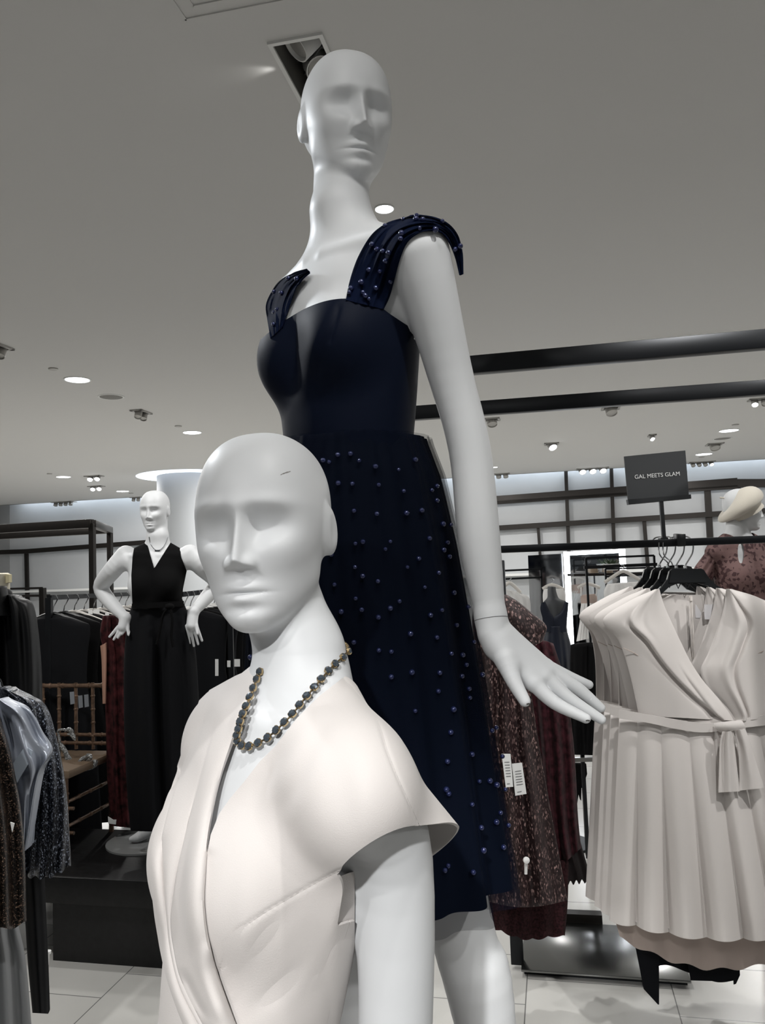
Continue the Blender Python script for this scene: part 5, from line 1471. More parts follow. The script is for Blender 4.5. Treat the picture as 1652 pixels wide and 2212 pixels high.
# floral blouse
M_FLORAL = fleck_mat('dusty_floral', (112, 86, 84), (62, 36, 38), 70, .70, .8, 0, (1, 1, 1), .2)
fb = empty('floral_blouse', PY(1590, 1300, B_Y), 0, 'dusty mauve floral blouse with keyhole neck on the beret mannequin', 'blouse')
f = lambda p: B_body.torso(p) - .012
V, F = mesh_sdf(f, B_fr.w(0, 0, 1.3) - np.array((.3, .3, .40)), B_fr.w(0, 0, 1.3) + np.array((.3, .3, .2)), .004)
x, y, d = pix(V); q = B_fr.l(V.astype(np.float32))
kh = np.hypot((x - 1600) / 7.0, (y - 1193) / 24.0) - 1
g = np.where(q[:, 1] < 0, np.where(np.abs(y - 1193) < 40, kh * .01, .05), .05)
g = np.minimum(g, cone(V.astype(np.float32), B_fr.w(0, .020, 1.40), B_fr.w(0, .016, 1.6), .072, .075))
V2, F2 = clip_mesh(V, F, g)
o = mesh_obj('bodice', V2, F2, M_FLORAL, fb); md = o.modifiers.new('thick', 'SOLIDIFY'); md.thickness = .003; md.offset = -1; split_edges(o)
tubeform('sleeve', [(1540, 1168), (1522, 1195), (1500, 1225), (1488, 1250)], [(1568, 1180), (1556, 1215), (1543, 1245), (1533, 1262)], B_Y - .02, M_FLORAL, fb, .05, lambda a, t: .004 * np.cos(2 * PI * 3 * t), 22, 30)
tubeform('sleeve', [(1640, 1165), (1655, 1200), (1668, 1250)], [(1668, 1168), (1700, 1200), (1712, 1250)], B_Y, M_FLORAL, fb, .05, None, 16, 24)
tubeform('peplum', [(1543, 1262), (1540, 1330), (1530, 1420)], [(1652, 1262), (1660, 1330), (1670, 1420)], B_Y, M_FLORAL, fb, .11, lambda a, t: .008 * np.cos(2 * PI * 6 * t) * a, 20, 40)
# ------------------------------------------------------------------ left side: platform, jumpsuit mannequin, chair, racks
M_PLAT = mat('platform_black', (19, 19, 20), .42, spec=.3, var=(30, .25), bump=(90, .25))
pu0, pu1, pv0 = -2.22, -.95, 3.09
root = empty('display_platform', RP((pu0 + pu1) / 2, pv0 + .3, 0), 0, 'low black two-tier display platform under the gold chair and jumpsuit mannequin', 'platform')
b = MB().box(RP((pu0 + pu1) / 2 - .6, pv0 + .305, .305), RU * ((pu1 - pu0) / 2 + .6), RV * .305, ZUP * .055, .003); b.build('top_slab', M_PLAT, root)
b = MB().box(RP((pu0 + pu1) / 2 - .02, pv0 + .315, .125), RU * ((pu1 - pu0) / 2 - .06), RV * .285, ZUP * .125); b.build('base_tier', mat('platform_dark', (15, 15, 16), .6, var=(40, .4), bump=(160, .5)), root, smooth=False)
PT = .36

# --- jumpsuit mannequin
J_Y = 3.68
jj = lambda x, y, Y=J_Y: A3(PY(x, y, Y))
J_fr = Fr((0, 0, 0), math.radians(2), math.radians(-2), math.radians(2), sc=.90)
J_fr.o = jj(341, 1172) - J_fr.w(0, .022, 1.49)
J_hd = Fr(jj(334, 1103), math.radians(-6), math.radians(2), 0, .83)
def small_hand(pts, w0):
    return hand_fn([(pts[0], pts[1], w0, w0 * .95)], [([pts[1] + np.array((dx, -.004, 0)), pts[2] + np.array((dx * 1.3, 0, .012 * abs(i - 1.2) ** 1.2))], [.0085, .0055]) for i, dx in enumerate((-.022, -.007, .008, .022))] + [([pts[0] + np.array((.012, -.01, -.02)), pts[1] + np.array((.030, -.018, -.035))], [.010, .006])], .01, .004)
J_a1 = ([jj(272, 1200), jj(243, 1232), jj(219, 1268, J_Y + .08), jj(240, 1303, J_Y + .04), jj(270, 1334, J_Y - .02)], [.047, .042, .037, .032, .022], .03)
J_a2 = ([jj(410, 1198), jj(436, 1225), jj(468, 1258, J_Y + .08), jj(446, 1290, J_Y + .04), jj(419, 1320, J_Y - .02)], [.047, .042, .037, .033, .023], .03)
J_h1 = small_hand([jj(271, 1336, J_Y - .02), jj(266, 1354, J_Y - .03), jj(250, 1382, J_Y - .04)], .026)
J_h2 = small_hand([jj(417, 1324, J_Y - .02), jj(414, 1352, J_Y - .04), jj(423, 1396, J_Y - .04)], .026)
J_legs = [([J_fr.w(s * .085, .01, .90), J_fr.w(s * .10, .0, .48), (J_fr.w(s * .11, .03, .09)), J_fr.w(s * .11, -.07, .03) + np.array((0, 0, 0))], [.08, .05, .034, .026], .04) for s in (1, -1)]
J_body = Body(J_fr, J_hd, [J_a1, J_a2], [J_h1, J_h2], (J_fr.w(0, .028, 1.40), J_fr.w(0, .014, 1.52), J_hd.w(0, .030, -.05), .054, .046, .048), legs=[])
V, F = region_mesh(J_body, [(J_fr.w(0, 0, 1.3) - np.array((.42, .3, .55)), J_fr.w(0, 0, 1.3) + np.array((.42, .3, .62)), .0036, lambda V: np.maximum(V[:, 2] - J_fr.w(0, 0, 1.185)[2], J_body.torso(V.astype(np.float32)) - .004))])
jr = empty('mannequin', (J_fr.o[0], J_fr.o[1], PT), 0, 'white mannequin on the platform, hands on hips, in a black jumpsuit', 'mannequin')
mesh_obj('body', V, F, M_MANN, jr)
ft = A3(PZ(302, 1815, PT + .02))
bs = MB().lathe(tuple(A3(PZ(318, 1818, PT))), [(.19, 0), (.19, .008), (.185, .010), (0, .010)], 44); bs.build('glass_base', mat('base_glass', (150, 152, 152), .12, .2, .6), jr)
fh = lambda p: smin(chain(p, [ft + np.array((.10, .10, .10)), ft + np.array((.07, .05, .055)), ft + np.array((.0, -.0, .018)), ft + np.array((-.035, -.015, .012))], [.030, .034, .024, .012]), cone(p, ft + np.array((.10, .10, .10)), ft + np.array((.11, .12, .4)), .032, .045), .02)
V, F = mesh_sdf(fh, ft - np.array((.1, .1, .05)), ft + np.array((.25, .25, .5)), .004)
mesh_obj('foot', V, F, M_MANN, jr)
# necklace
ncl = empty('necklace', jj(342, 1185), 0, 'thin fine pendant necklace on the jumpsuit mannequin', 'necklace')
pp_ = [(322, 1160), (324, 1172), (331, 1184), (340, 1189), (349, 1185), (358, 1173), (363, 1160)]
dd, D = raymarch(J_body, [a for a, c in pp_], [c for a, c in pp_], 3.3, 4.0)
C = np.array(CAM) + D * (dd[:, None] - .004)
MB().tube([tuple(q) for q in spline(C, 26)], .0018, 6).build('chain', M_CHROME, ncl); MB().bar(C[3] - np.array((.012, 0, 0)), C[3] + np.array((.012, 0, 0)), .004, .005).build('pendant', M_CHROME, ncl)
# jumpsuit
js = empty('jumpsuit', (J_fr.o[0], J_fr.o[1], PT + .5), 0, 'black sleeveless v-neck jumpsuit with tied belt on the platform mannequin', 'jumpsuit')
f = lambda p: J_body.torso(p) - .009
V, F = mesh_sdf(f, J_fr.w(0, 0, 1.2) - np.array((.3, .3, .2)), J_fr.w(0, 0, 1.2) + np.array((.3, .3, .28)), .004)
x, y, d = pix(V); q = J_fr.l(V.astype(np.float32))
Zl = lambda L: Z(L, 0, 1040, 3.4417)
arm = Zl([(1082, 422), (1000, 470), (985, 560), (980, 640), (975, 700), (985, 940), (1180, 960), (1350, 940), (1360, 800), (1388, 665), (1345, 560), (1338, 470), (1362, 442), (1296, 410), (1145, 648)])
g = np.where(q[:, 1] < .035, -poly_sd(x, y, arm) / 450.0, np.minimum(.125 - np.abs(q[:, 0]), 1.47 - q[:, 2]))
V2, F2 = clip_mesh(V, F, np.minimum(g, q[:, 2] - 1.14))
o = mesh_obj('top', V2, F2, M_BLKCLOTH, js); md = o.modifiers.new('thick', 'SOLIDIFY'); md.thickness = .004; md.offset = -1; split_edges(o)
tubeform('trousers', [(288, 1298), (276, 1340), (268, 1420), (268, 1560), (274, 1700), (282, 1795)], [(393, 1292), (410, 1340), (424, 1420), (432, 1560), (440, 1700), (446, 1800)], J_Y, M_BLKCLOTH2, js, lambda a: .10 + .02 * a,
         lambda a, t: .016 * np.cos(2 * PI * (3.2 * t + .1 * a)) * np.minimum(1, 3 * a) - .05 * np.exp(-((t - .5) / .05) ** 2) * smooth01((a - .25) / .2), 50, 70)
sheet('belt', [(286, 1304), (286, 1316)], [(396, 1298), (396, 1310)], J_Y - .02, M_BLKCLOTH, js, .11, None, 5, 40, .006)
MB().ball(PY(366, 1310, J_Y - .145), .018, 12, 8, sx=1.2, sz=.8).build('belt_knot', M_BLKCLOTH, js)
for pts in ([(364, 1312), (352, 1330), (344, 1370), (338, 1392)], [(368, 1312), (372, 1340), (370, 1372), (374, 1398)]):
    MB().tube([tuple(v) for v in spline([tuple(PY(a, c, J_Y - .15)) for a, c in pts], 12)], .007, 6).build('belt_tail', M_BLKCLOTH, js)

# --- gold bamboo chair on the platform
M_GOLDW = mat('gold_bamboo', (108, 86, 70), .42, .35, var=(60, .3))
CV = RV; 
def cpt(px, py, v): return wall_pt(px, py, v)
foot = PZ(227, 1856, PT)
cu_, cv_ = ruv(foot)                                       # front right leg foot
BK = cv_ + .36                                              # back plane depth
ch = empty('bamboo_chair', RP(cu_ - .18, cv_ + .18, PT), 0, 'gold bamboo-look side chair on the black platform', 'chair')
def bamboo(a, c, r, rings, mb=None):
    mb = mb or MB(); a, c = Vector(a), Vector(c); mb.tube([a, c], r, 10)
    for k in range(1, rings + 1):
        p = a + (c - a) * (k / (rings + 1)); d = (c - a).normalized()
        mb.tube([p - d * .006, p - d * .003, p + d * .003, p + d * .006], [r, r * 1.28, r * 1.28, r], 10)
    return mb
hb_ = lambda px, py: cpt(px, py, BK)
u_of = lambda p: ruv(p)[0]
seat_z = PT + .375
uL, uR = u_of(hb_(92, 1560)), u_of(hb_(238, 1560))
topz = hb_(165, 1481).z
w_ = uR - uL
def X(u, v, z): return RP(u, v, z)
# legs
for nm, u, v in (('leg', uR - .012, cv_), ('leg', uL + .012, cv_)):
    bamboo(X(u, v, PT), X(u, v, seat_z - .02), .013, 4).build(nm, M_GOLDW, ch)
for u in (uL, uR):
    bamboo(X(u, BK, PT), X(u, BK + .0, topz + .012), .012, 8).build('back_post', M_GOLDW, ch)
bamboo(X(uL - .03, BK, topz), X(uR + .03, BK, topz), .011, 5).build('top_rail', M_GOLDW, ch)
z1, z2 = hb_(190, 1587).z, hb_(190, 1605).z
for z in (z1, z2): bamboo(X(uL - .01, BK, z), X(uR + .02, BK, z), .009, 5).build('back_rail', M_GOLDW, ch)
for k in range(1, 4):
    u = uL + w_ * k / 4
    bamboo(X(u, BK, z2 - .03), X(u, BK, topz + .014), .009, 4).build('spindle', M_GOLDW, ch)
bx = MB().box(X((uL + uR) / 2, (cv_ + BK) / 2, seat_z), RU * (w_ / 2 + .02), RV * ((BK - cv_) / 2 + .02), ZUP * .02, .012); bx.build('seat', mat('chair_seat_gold', (122, 104, 86), .55, .2), ch)
for z in (PT + .11, PT + .22):
    bamboo(X(uL, cv_, z), X(uR + .03, cv_, z), .008, 4).build('stretcher', M_GOLDW, ch)
    bamboo(X(uR, cv_, z + .03), X(uR, BK, z + .03), .008, 3).build('stretcher', M_GOLDW, ch)
# --- glitter sandal on the seat
M_GLIT = fleck_mat('silver_glitter', (96, 98, 98), (230, 232, 232), 420, .7, .35, .5, (1, 1, 1), .4)
sd = empty('sandal', PY(165, 1652, 3.34), 0, 'silver glitter heeled sandal with a bow standing on the gold chair seat', 'shoe')
SY = ruv(X(0, cv_ + .06, 0))[1]
sp_ = lambda x, y, dy=0: tuple(wall_pt(x, y, cv_ + .19 + dy))
sole = MB().tube([tuple(v) for v in spline([sp_(131, 1610), sp_(140, 1622), sp_(150, 1645), sp_(158, 1654), sp_(175, 1657), sp_(195, 1653), sp_(209, 1644)], 22)], [.012] * 6 + [.016] * 8 + [.022] * 6 + [.016, .008], 10); sole.build('sole', M_GLIT, sd)
MB().tube([sp_(130, 1606), sp_(128, 1625), sp_(127, 1656)], [.013, .008, .006], 8).build('heel', M_GLIT, sd)
MB().tube([tuple(v) for v in spline([sp_(170, 1650, -.04), sp_(176, 1640, -.03), sp_(190, 1634), sp_(196, 1640, .04)], 12)], .009, 8).build('toe_strap', M_GLIT, sd)
MB().tube([tuple(v) for v in spline([sp_(131, 1612), sp_(127, 1590), sp_(126, 1578), sp_(140, 1576, -.03), sp_(152, 1580)], 14)], .006, 8).build('ankle_strap', M_GLIT, sd)
for grp in ([[(150, 1582), (158, 1590), (162, 1600)], [(140, 1579), (150, 1576), (156, 1584), (145, 1586)]], [[(182, 1642), (190, 1632), (196, 1636), (186, 1645)]]):
    bw = MB()
    for pts in grp:
        bw.tube([tuple(v) for v in spline([sp_(a, c, -.03) for a, c in pts], 10)], [.004, .008, .010, .011, .011, .010, .010, .009, .006, .003], 8)
    bw.build('bow', M_GLIT, sd)

# --- tall dark frame rack behind the platform
Zw = lambda L: Z(L, 0, 700, 3.059)
fr5 = empty('garment_rack', PY(150, 1400, 5.4), 0, 'tall dark metal display frame rising left of the jumpsuit mannequin', 'clothes rack')
A0, A1 = PY(-140, 1164, 5.75), PY(199, 1131, 5.4); A2 = PY(237, 1135, 6.2)
A1.z = A2.z = A0.z = (A1.z)
MB().bar(A0, A1, .05, .06, ZUP, .003).build('top_beam', M_DKMETAL, fr5); MB().bar(A1, A2, .05, .05, ZUP, .003).build('top_beam', M_DKMETAL, fr5)
off = A2 - A1
MB().bar(A0 + off, A2, .05, .05, ZUP, .003).build('top_beam', M_DKMETAL, fr5)
for p in (A1, A2, A0, A0 + off): MB().bar(Vector((p.x, p.y, 0)), p, .035, .035, RU).build('upright_post', M_DKMETAL, fr5, smooth=False)

# --- black garments on the rail running into the room
rl = empty('garment_rack', PY(105, 1400, 4.15), 0, 'black clothes rail of dark garments behind the gold chair', 'clothes rack')
ra, rb_ = PY(106, 1291, 4.2), PY(330, 1281, 6.0)
MB().bar(ra, rb_, .026, .026, ZUP).build('hang_rail', M_BLKMETAL, rl, smooth=False)
for p in (ra, rb_): MB().bar(Vector((p.x, p.y, 0)), p, .03, .03, Vector((0, 1, 0))).build('upright_post', M_BLKMETAL, rl, smooth=False)
def plain_hanger(c, w, label, group, m, yaw=0.0):
    """c: point on the rail; shoulder width w"""
    h = empty('coat_hanger', c, 0, label, 'hanger', group)
    b = MB(); q = Vector(c)
    b.tube([q + Vector((0, 0, .0)), q + Vector((.022, 0, .012)), q + Vector((.03, 0, -.01)), q + Vector((.008, 0, -.05)), q + Vector((0, 0, -.085))], .003, 6)
    b.build('hook', M_CHROME, h)
    b = MB().tube([tuple(v) for v in spline([tuple(q + Vector((-w / 2, 0, -.155))), tuple(q + Vector((-w * .25, 0, -.115))), tuple(q + Vector((0, 0, -.085))), tuple(q + Vector((w * .25, 0, -.115))), tuple(q + Vector((w / 2, 0, -.155)))], 14)], .010, 8)
    b.build('shoulder_bar', m, h)
    return h
def hung_dress(c, w, L, m, label, cat, group, name='black_dress', wob=1.0, dpt=.05, flare=1.15):
    """a soft garment hanging from a hanger point c, facing -y"""
    q = Vector(c); g = empty(name, q + Vector((0, 0, -.5)), 0, label, cat, group)
    zz = [-.095, -.115, -.150, -.20, -.30, -.45, -.7, -L]; ww = [.10, .28, .50, .50, .46, .44, .48 * flare, .54 * flare]
    n = 40; V = []
    zs = np.linspace(0, 1, 30); Zs = np.interp(zs, np.linspace(0, 1, 8), zz); Ws = np.interp(zs, np.linspace(0, 1, 8), ww) * w
    for k in range(30):
        for j in range(n):
            a = 2 * PI * j / n; fo = 1 + .10 * zs[k] * math.cos(7 * a + wob) + .05 * zs[k] * math.cos(12 * a + 2 * wob)
            V.append((q.x + Ws[k] * math.cos(a) * (1 + .04 * math.cos(7 * a + wob) * zs[k]), q.y + dpt * (1 if zs[k] > .1 else .6) * fo * math.sin(a), q.z + Zs[k]))
    F = [tuple(f) for f in grid_faces(n, 30, True)] + [tuple(range(n - 1, -1, -1))]
    mesh_obj('body', np.array(V), F, m, g)
    return g
names1 = ['front-most black dress on the rail behind the gold chair', 'second black dress on the rail behind the chair, satin shoulder showing']
ordn = ['third', 'fourth', 'fifth', 'sixth', 'seventh', 'eighth', 'ninth', 'tenth', 'eleventh', 'twelfth', 'thirteenth', 'fourteenth']
for k in range(13):
    t = k / 12.6
    c = ra + (rb_ - ra) * (t + .02); wv = .40 + .015 * math.sin(k * 2.1)
    lab = names1[k] if k < 2 else '%s black garment back along the rail behind the gold chair' % ordn[k - 2]
    hung_dress(c, wv, 1.26 - .04 * (k % 3), M_BLKCLOTH if k % 3 else M_BLKCLOTH2, lab, 'dress', 'black garments on the rail behind the chair', wob=k * 1.3)
    plain_hanger(c, wv * .95, ('front-most' if k == 0 else 'second' if k == 1 else ordn[k - 2]) + ' hanger along the rail behind the gold chair', 'hangers on the rail behind the chair', M_BLKPLASTIC if k < 2 else M_PALEWOOD)
for k, (x, y, w2) in enumerate(((195, 1322, 9), (208, 1321, 13), (231, 1328, 8))):
    o = prism('hanger_size_marker', [(x - w2 / 2, y - 4), (x + w2 / 2, y - 5), (x + w2 / 2, y + 5), (x - w2 / 2, y + 4)], 4.06, .004, M_TAG); tag(o, ('leftmost', 'middle and widest', 'rightmost')[k] + ' white size marker above the black garments by the mannequin elbow', 'size tag', 'white size markers on the rail')
for k, (x, y) in enumerate(((155, 1508), (173, 1516), (186, 1514))):
    o = prism('hang_tag', [(x - 4.5, y - 13), (x + 4.5, y - 14), (x + 6, y + 12), (x - 3, y + 14)], 3.98, .003, mat('grey_tag', (120, 124, 130), .6)); tag(o, ('left', 'middle', 'right-hand')[k] + ' grey price tag seen between the gold chair spindles', 'price tag', 'tags behind the chair back')
# --- burgundy lace gown beside the jumpsuit mannequin
bl = empty('lace_gown', PY(250, 1500, 3.95), 0, 'dark burgundy lace gown hanging beside the jumpsuit mannequin', 'dress')
M_BLACE = mat('dark_burgundy_lace', (54, 22, 24), .85, spec=.15, var=(26, .8))
tubeform('body', [(222, 1330), (216, 1370), (224, 1420), (228, 1560), (232, 1700), (240, 1784)], [(262, 1330), (275, 1370), (282, 1420), (286, 1560), (292, 1700), (296, 1790)], 3.98, M_BLACE, bl, .06, lambda a, t: .012 * np.cos(2 * PI * 3 * t), 34, 40)
sheet('nude_lining', [(217, 1395), (220, 1430), (222, 1520)], [(230, 1388), (230, 1430), (228, 1520)], 3.93, mat('nude_lining_cloth', (160, 122, 104), .7), bl, .01, None, 10, 8)
o = prism('floor_glimpse', [(233, 1764), (244, 1771), (251, 1771), (250, 1781), (234, 1779)], 3.9, .004, M_TAG); tag(o, 'small white patch of floor showing below the burgundy lace gown hem', 'price tag')  # white piece added to stand for light floor seen through the gap
# --- second rail right of the jumpsuit mannequin
r2 = empty('garment_rack', PY(496, 1400, 4.7), 0, 'black clothes rail between the jumpsuit mannequin and the front mannequin', 'clothes rack')
qa, qb = PY(392, 1284, 4.7), PY(500, 1272, 5.2)
MB().bar(qa, qb, .028, .03, ZUP).build('hang_rail', M_BLKMETAL, r2, smooth=False)
MB().bar(PY(497, 1322, 4.7), PY(506, 1720, 4.7), .03, .03, Vector((0, 1, 0))).build('upright_post', M_BLKMETAL, r2, smooth=False)
MB().bar(PY(497, 1322, 4.7), qb, .02, .02, ZUP).build('brace', M_BLKMETAL, r2, smooth=False)
for k in range(8):
    c = qa + (qb - qa) * ((k + .3) / 8.6); 
    g = hung_dress(c + Vector((.05, .0, 0)), .42, 1.15, M_BLKCLOTH if k % 2 else M_BLKCLOTH2, ('nearest' if k == 0 else ['second', 'third', 'fourth', 'fifth', 'sixth', 'seventh', 'eighth'][k - 1]) + ' black top on the rail beside the front mannequin cheek', 'top', 'black tops on the second rail', 'black_blouse', k * 1.7)
    plain_hanger(c, .38, ('nearest' if k == 0 else ['second', 'third', 'fourth', 'fifth', 'sixth', 'seventh', 'eighth'][k - 1]) + ' white hanger on the rail beside the front mannequin cheek', 'white hangers on the second rail', M_WHITE)
for k, (x, y, w2, h2, Y) in enumerate(((468, 1442, 7, 36, 4.55), (494, 1434, 7, 14, 4.55), (512, 1432, 12, 16, 4.6))):
    o = prism('hang_tag', [(x - w2 / 2, y - h2 / 2), (x + w2 / 2, y - h2 / 2), (x + w2 / 2, y + h2 / 2), (x - w2 / 2, y + h2 / 2)], Y, .003, M_TAG); tag(o, ('long white tag on the black top beside the front mannequin neck', 'short white tag right of the long one on the black tops', 'white tag nearest the blue skirt edge')[k], 'price tag', 'white tags on the black tops')
wt = empty('hanging_blouse', PY(530, 1360, 6.0), 0, 'white blouse glimpsed under the front mannequin chin', 'blouse')
tubeform('body', [(512, 1335), (506, 1370), (510, 1400)], [(545, 1340), (548, 1370), (546, 1400)], 6.0, M_WHITECLOTH, wt, .06, lambda a, t: .01 * np.cos(2 * PI * 3 * t), 16, 24)

# --- near left rail: leather jacket, satin blouse, beaded jacket, sequin dress, trousers, skirt
nl = empty('garment_rack', PY(-160, 1500, 1.75), 0, 'clothes rail just past the frame edge holding the beaded jacket', 'clothes rack')
na, nb_ = PY(-420, 1400, 1.35), PY(-300, 1400, 2.8)
MB().bar(na, nb_, .03, .03, ZUP).build('hang_rail', M_BLKMETAL, nl, smooth=False)
for p in (na, nb_): MB().bar(Vector((p.x, p.y, 0)), p, .03, .03, Vector((0, 1, 0))).build('upright_post', M_BLKMETAL, nl, smooth=False)
M_LEATHER = mat('black_leather', (7, 8, 10), .48, spec=.3, bump=(30, .15))
lj = empty('leather_jacket', PY(0, 1450, 2.6), 0, 'black satin-sheen jacket at the left picture edge above the silver blouse', 'jacket')
tubeform('body', [(-160, 1268), (-170, 1300), (-160, 1500), (-150, 1900)], [(14, 1268), (30, 1300), (34, 1500), (40, 1900)], 2.62, M_LEATHER, lj, .10, lambda a, t: .012 * np.cos(2 * PI * 4 * t), 30, 40)
tubeform('sleeve', [(12, 1284), (10, 1340), (18, 1440), (24, 1580), (30, 1720)], [(40, 1290), (72, 1310), (88, 1420), (92, 1580), (96, 1720)], 2.58, M_LEATHER, lj, .065, lambda a, t: .010 * np.cos(2 * PI * (2.2 * t + .6 * a)) * np.exp(-((a - .3) / .25) ** 2) + .004 * np.cos(2 * PI * 3 * t), 40, 34)
tubeform('collar', [(-30, 1266), (-30, 1290), (-40, 1330)], [(13, 1266), (18, 1290), (26, 1330)], 2.55, M_LEATHER, lj, .05, None, 12, 20)
nk = empty('display_neck', PY(-5, 1280, 2.62), 0, 'cream neck block of a display form above the black jacket', 'dress form')
MB().lathe(PY(-4, 1272, 2.62), [(.036, -.12), (.036, 0), (.036, .048), (.030, .052), (0, .052)], 24).build('neck_post', mat('cream_form', (214, 208, 190), .7), nk)
prism('side_block', [(12, 1240), (19.5, 1241), (19.5, 1258), (12, 1260)], 2.60, .02, mat('cream_block', (206, 196, 160), .7), nk)
M_BEAD = fleck_mat('navy_beading', (13, 16, 25), (190, 200, 220), 520, .90, .3, .5, (1, 1, .6), .6)  # pale cells put the beads' sparkle into the colour
M_BRONZE = fleck_mat('bronze_sequins', (14, 11, 10), (170, 140, 120), 520, .90, .3, .5, (1, 1, 1), .6)  # sequin glints painted in as bright cells
M_SATIN = mat('silver_satin', (168, 175, 188), .28, .35, .6)
bj = empty('beaded_jacket', PY(60, 1700, 1.9), 0, 'navy beaded jacket with glittering scalloped beads beside the gold chair', 'jacket')
tubeform('body', [(-150, 1470), (-190, 1560), (-180, 1700), (-170, 1880)], [(5, 1484), (60, 1540), (90, 1700), (100, 1890)], 1.95, M_BEAD, bj, .09, lambda a, t: .006 * np.cos(2 * PI * 5 * t), 40, 60)
tubeform('sleeve', [(-6, 1483), (10, 1530), (40, 1620), (52, 1740), (56, 1850), (60, 1893)], [(34, 1497), (96, 1522), (121, 1590), (142, 1700), (150, 1800), (153, 1868)], 1.90, M_BEAD, bj, .05, lambda a, t: .004 * np.cos(2 * PI * (4 * t + 2 * a)), 60, 60, lambda a, t: a ** 6 * (14 * np.sin(PI * t) + 4 * np.sin(26 * t)))
hk = MB().tube([tuple(v) for v in spline([tuple(PY(a, c, 1.9)) for a, c in ((-14, 1462), (0, 1468), (6, 1484), (14, 1496), (24, 1502))], 12)], .0022, 6); tag(hk.build('coat_hanger', M_BLKPLASTIC), 'black hanger end curving over the navy beaded jacket', 'hanger')
sb = empty('satin_blouse', PY(50, 1650, 1.78), 0, 'silver satin blouse with draped sleeve between the bronze and navy beaded garments', 'blouse')
def sat(a, t): return .016 * np.cos(2 * PI * (1.5 * t + .7 * a)) * smooth01(a / .2) + .007 * np.cos(2 * PI * (3.1 * t - 1.2 * a + .2)) * smooth01(a / .3)
tubeform('body', [(-150, 1500), (-170, 1560), (-160, 1700), (-160, 1850)], [(-5, 1510), (25, 1570), (30, 1700), (34, 1850)], 1.80, M_SATIN, sb, .07, sat, 40, 50)
tubeform('sleeve', [(-8, 1511), (5, 1560), (22, 1640), (32, 1700), (40, 1780), (50, 1836)], [(6, 1512), (62, 1532), (92, 1580), (113, 1621), (84, 1668), (54, 1838)], 1.75, M_SATIN, sb, .045, sat, 60, 50)
prism('price_tag', [(24, 1655), (54, 1612), (70, 1622), (66, 1642), (31, 1700)], 1.69, .002, mat('grey_blue_tag', (168, 178, 190), .5), sb)
bz = empty('sequin_dress', PY(10, 1800, 1.65), 0, 'bronze black sequin dress at the left picture edge', 'dress')
tubeform('body', [(-190, 1520), (-220, 1700), (-220, 1850), (-215, 2030)], [(-4, 1540), (26, 1645), (50, 1800), (57, 1995)], 1.64, M_BRONZE, bz, .08, lambda a, t: .014 * np.cos(2 * PI * (6 * t)) * np.minimum(1, 3 * a), 50, 80, lambda a, t: a ** 8 * (30 * (1 - t) + 5 * np.sin(30 * t)))
prism('price_tag', [(22, 1776), (31, 1779), (26, 1798)], 1.555, .002, M_TAG, bz)
gs_ = empty('grey_skirt', PY(20, 2100, 1.72), 0, 'long pale grey skirt below the bronze sequin dress', 'skirt')
tubeform('skirt', [(-160, 1990), (-170, 2100), (-190, 2300)], [(38, 2000), (56, 2090), (74, 2300)], 1.74, mat('pale_grey_cloth', (140, 142, 144), .55, spec=.3), gs_, .07, lambda a, t: .016 * np.cos(2 * PI * 5 * t), 30, 70)
tr = empty('hanging_trousers', PY(80, 2050, 1.98), 0, 'black straight trouser leg hanging below the navy beaded jacket', 'trousers')
tubeform('leg', [(40, 1860), (52, 1960), (60, 2080), (70, 2188)], [(93, 1860), (96, 1960), (101, 2080), (104, 2190)], 1.98, M_BLKCLOTH2, tr, .05, lambda a, t: .004 * np.cos(2 * PI * 2 * t), 24, 30)
tk = MB().lathe(PY(103, 2062, 2.9), [(.004, -.035), (.006, .0), (.012, .004), (.012, .012), (0, .014)], 12); tag(tk.build('hanging_security_tag', M_TAG), 'small white security pin poking out right of the black trouser leg', 'security tag')
wl = empty('slim_rack', PY(60, 1300, 4.6), 0, 'slim grey rack frame in front of the far wall, left of the tall frame', 'clothes rack')
MB().bar(PY(-30, 1289, 4.7), PY(108, 1286, 4.9), .014, .014).build('hang_rail', M_DKMETAL, wl, smooth=False)
MB().bar(PY(92, 1270, 4.7), PY(98, 1600, 4.7), .03, .03, RU).build('upright_post', M_DKMETAL, wl, smooth=False)
MB().bar(PY(92, 1270, 4.7), PY(20, 1272, 4.7), .012, .012).build('top_rail', M_DKMETAL, wl, smooth=False)
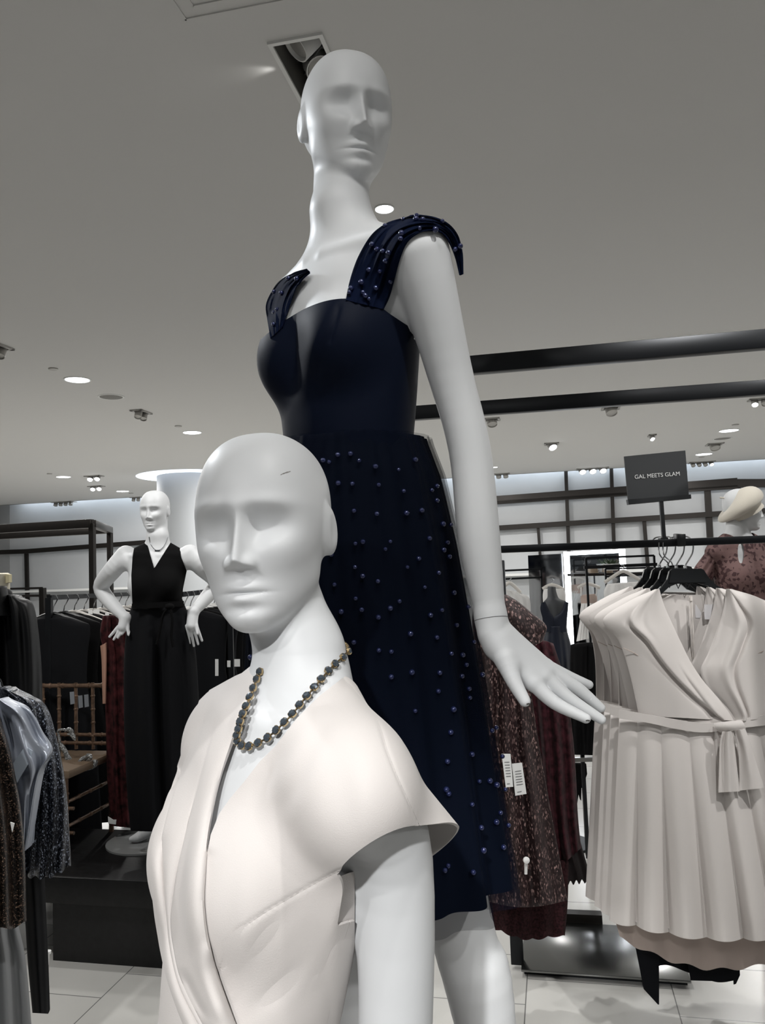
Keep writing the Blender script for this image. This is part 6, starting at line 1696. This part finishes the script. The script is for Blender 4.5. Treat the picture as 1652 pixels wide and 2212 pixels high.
# ------------------------------------------------------------------ lamps
for (c, r) in LAMPS:
    area('downlight_and_fill', c - ZUP * .012, max(r * 1.8, .06), 26, (1, .985, .96))
KEY = Vector((.40, .20, 3.12))
spot('key_spot', KEY, F_hd.w(0, 0, -.2), 52, 56)
spot('front_spot', (-.5, -1.6, 2.95), pp(835, 2360, .8), 335, 23, 1.0, .04, (1, .995, .985))
spot('leg_spot', (1.0, -.9, 2.9), pp(1010, 2140, 1.2), 135, 12, .8)
spot('box_lamp_spill', RP(NEAR[0] - .012, (NEAR[2] + NEAR[3]) / 2 - .06, CEIL - .012), RP(NEAR[0] - 1, (NEAR[2] + NEAR[3]) / 2 - .1, CEIL + .06), .45, 50, 1, .01)
spot('key_spot', (-.15, .25, 3.14), T_fr.w(0, 0, 1.42), 20, 44)
spot('rack_spot', (1.0, 1.0, 3.14), PZ(1480, 1700, .8), 128, 50)
spot('rack_spot', (2.2, 1.6, 3.14), P(1500, 1450, 2.8), 108, 50)
spot('back_left_spot', (-1.7, 2.3, 3.12), T_fr.w(-.1, .05, 1.2), 80, 34, .7, .04, (.86, .93, 1))
spot('left_spot', (-1.6, 1.3, 3.14), P(80, 1600, 2.0), 125, 48)
spot('platform_spot', (-1.3, 2.6, 3.14), P(330, 1300, 4.0), 42, 40)
spot('beret_spot', (2.0, 3.0, 3.14), P(1590, 1200, 3.9), 60, 40)
for u in (-8.5, -4.25, 0, 4.25):
    area('cove_lamp', RP(u, 14.10, CEIL + .22), 4.2, 15, (.80, .90, 1), (0, 0, -YAW), PI, 'RECTANGLE', .06)
area('downlight_and_fill', RP(-2.3, 2.0, CEIL - .015), .16, 26, (1, .985, .96))  # fill lamp added to brighten the left floor, no fitting here
for u, v in ((-7, 11.5), (-4, 10.5), (0, 11.5), (4, 11.5), (-6, 7), (1.5, 8), (5, 8), (3, 4.6), (-4, 4.5), (-1, -1.5), (3, -1)):
    area('downlight_and_fill', RP(u, v, CEIL - .015), .16, (70 if u < -2 else 34) if v > 6 else 27, (1, .985, .96))  # extra fill lamps added to brighten room and ceiling, without fittings
w = bpy.data.worlds.new('world'); SC.world = w; w.use_nodes = True
bg = w.node_tree.nodes['Background']; bg.inputs[0].default_value = (.93, .97, 1, 1); bg.inputs[1].default_value = .06
SC.view_settings.view_transform = 'Standard'; SC.view_settings.look = 'None'; SC.view_settings.exposure = 0; SC.view_settings.gamma = 1
SC.view_settings.use_curve_mapping = False
SC.cycles.max_bounces = 8; SC.cycles.diffuse_bounces = 4; SC.cycles.glossy_bounces = 4; SC.cycles.transparent_max_bounces = 16
SC.cycles.sample_clamp_indirect = 4; SC.cycles.use_denoising = True
SC.cycles.caustics_reflective = False; SC.cycles.caustics_refractive = False
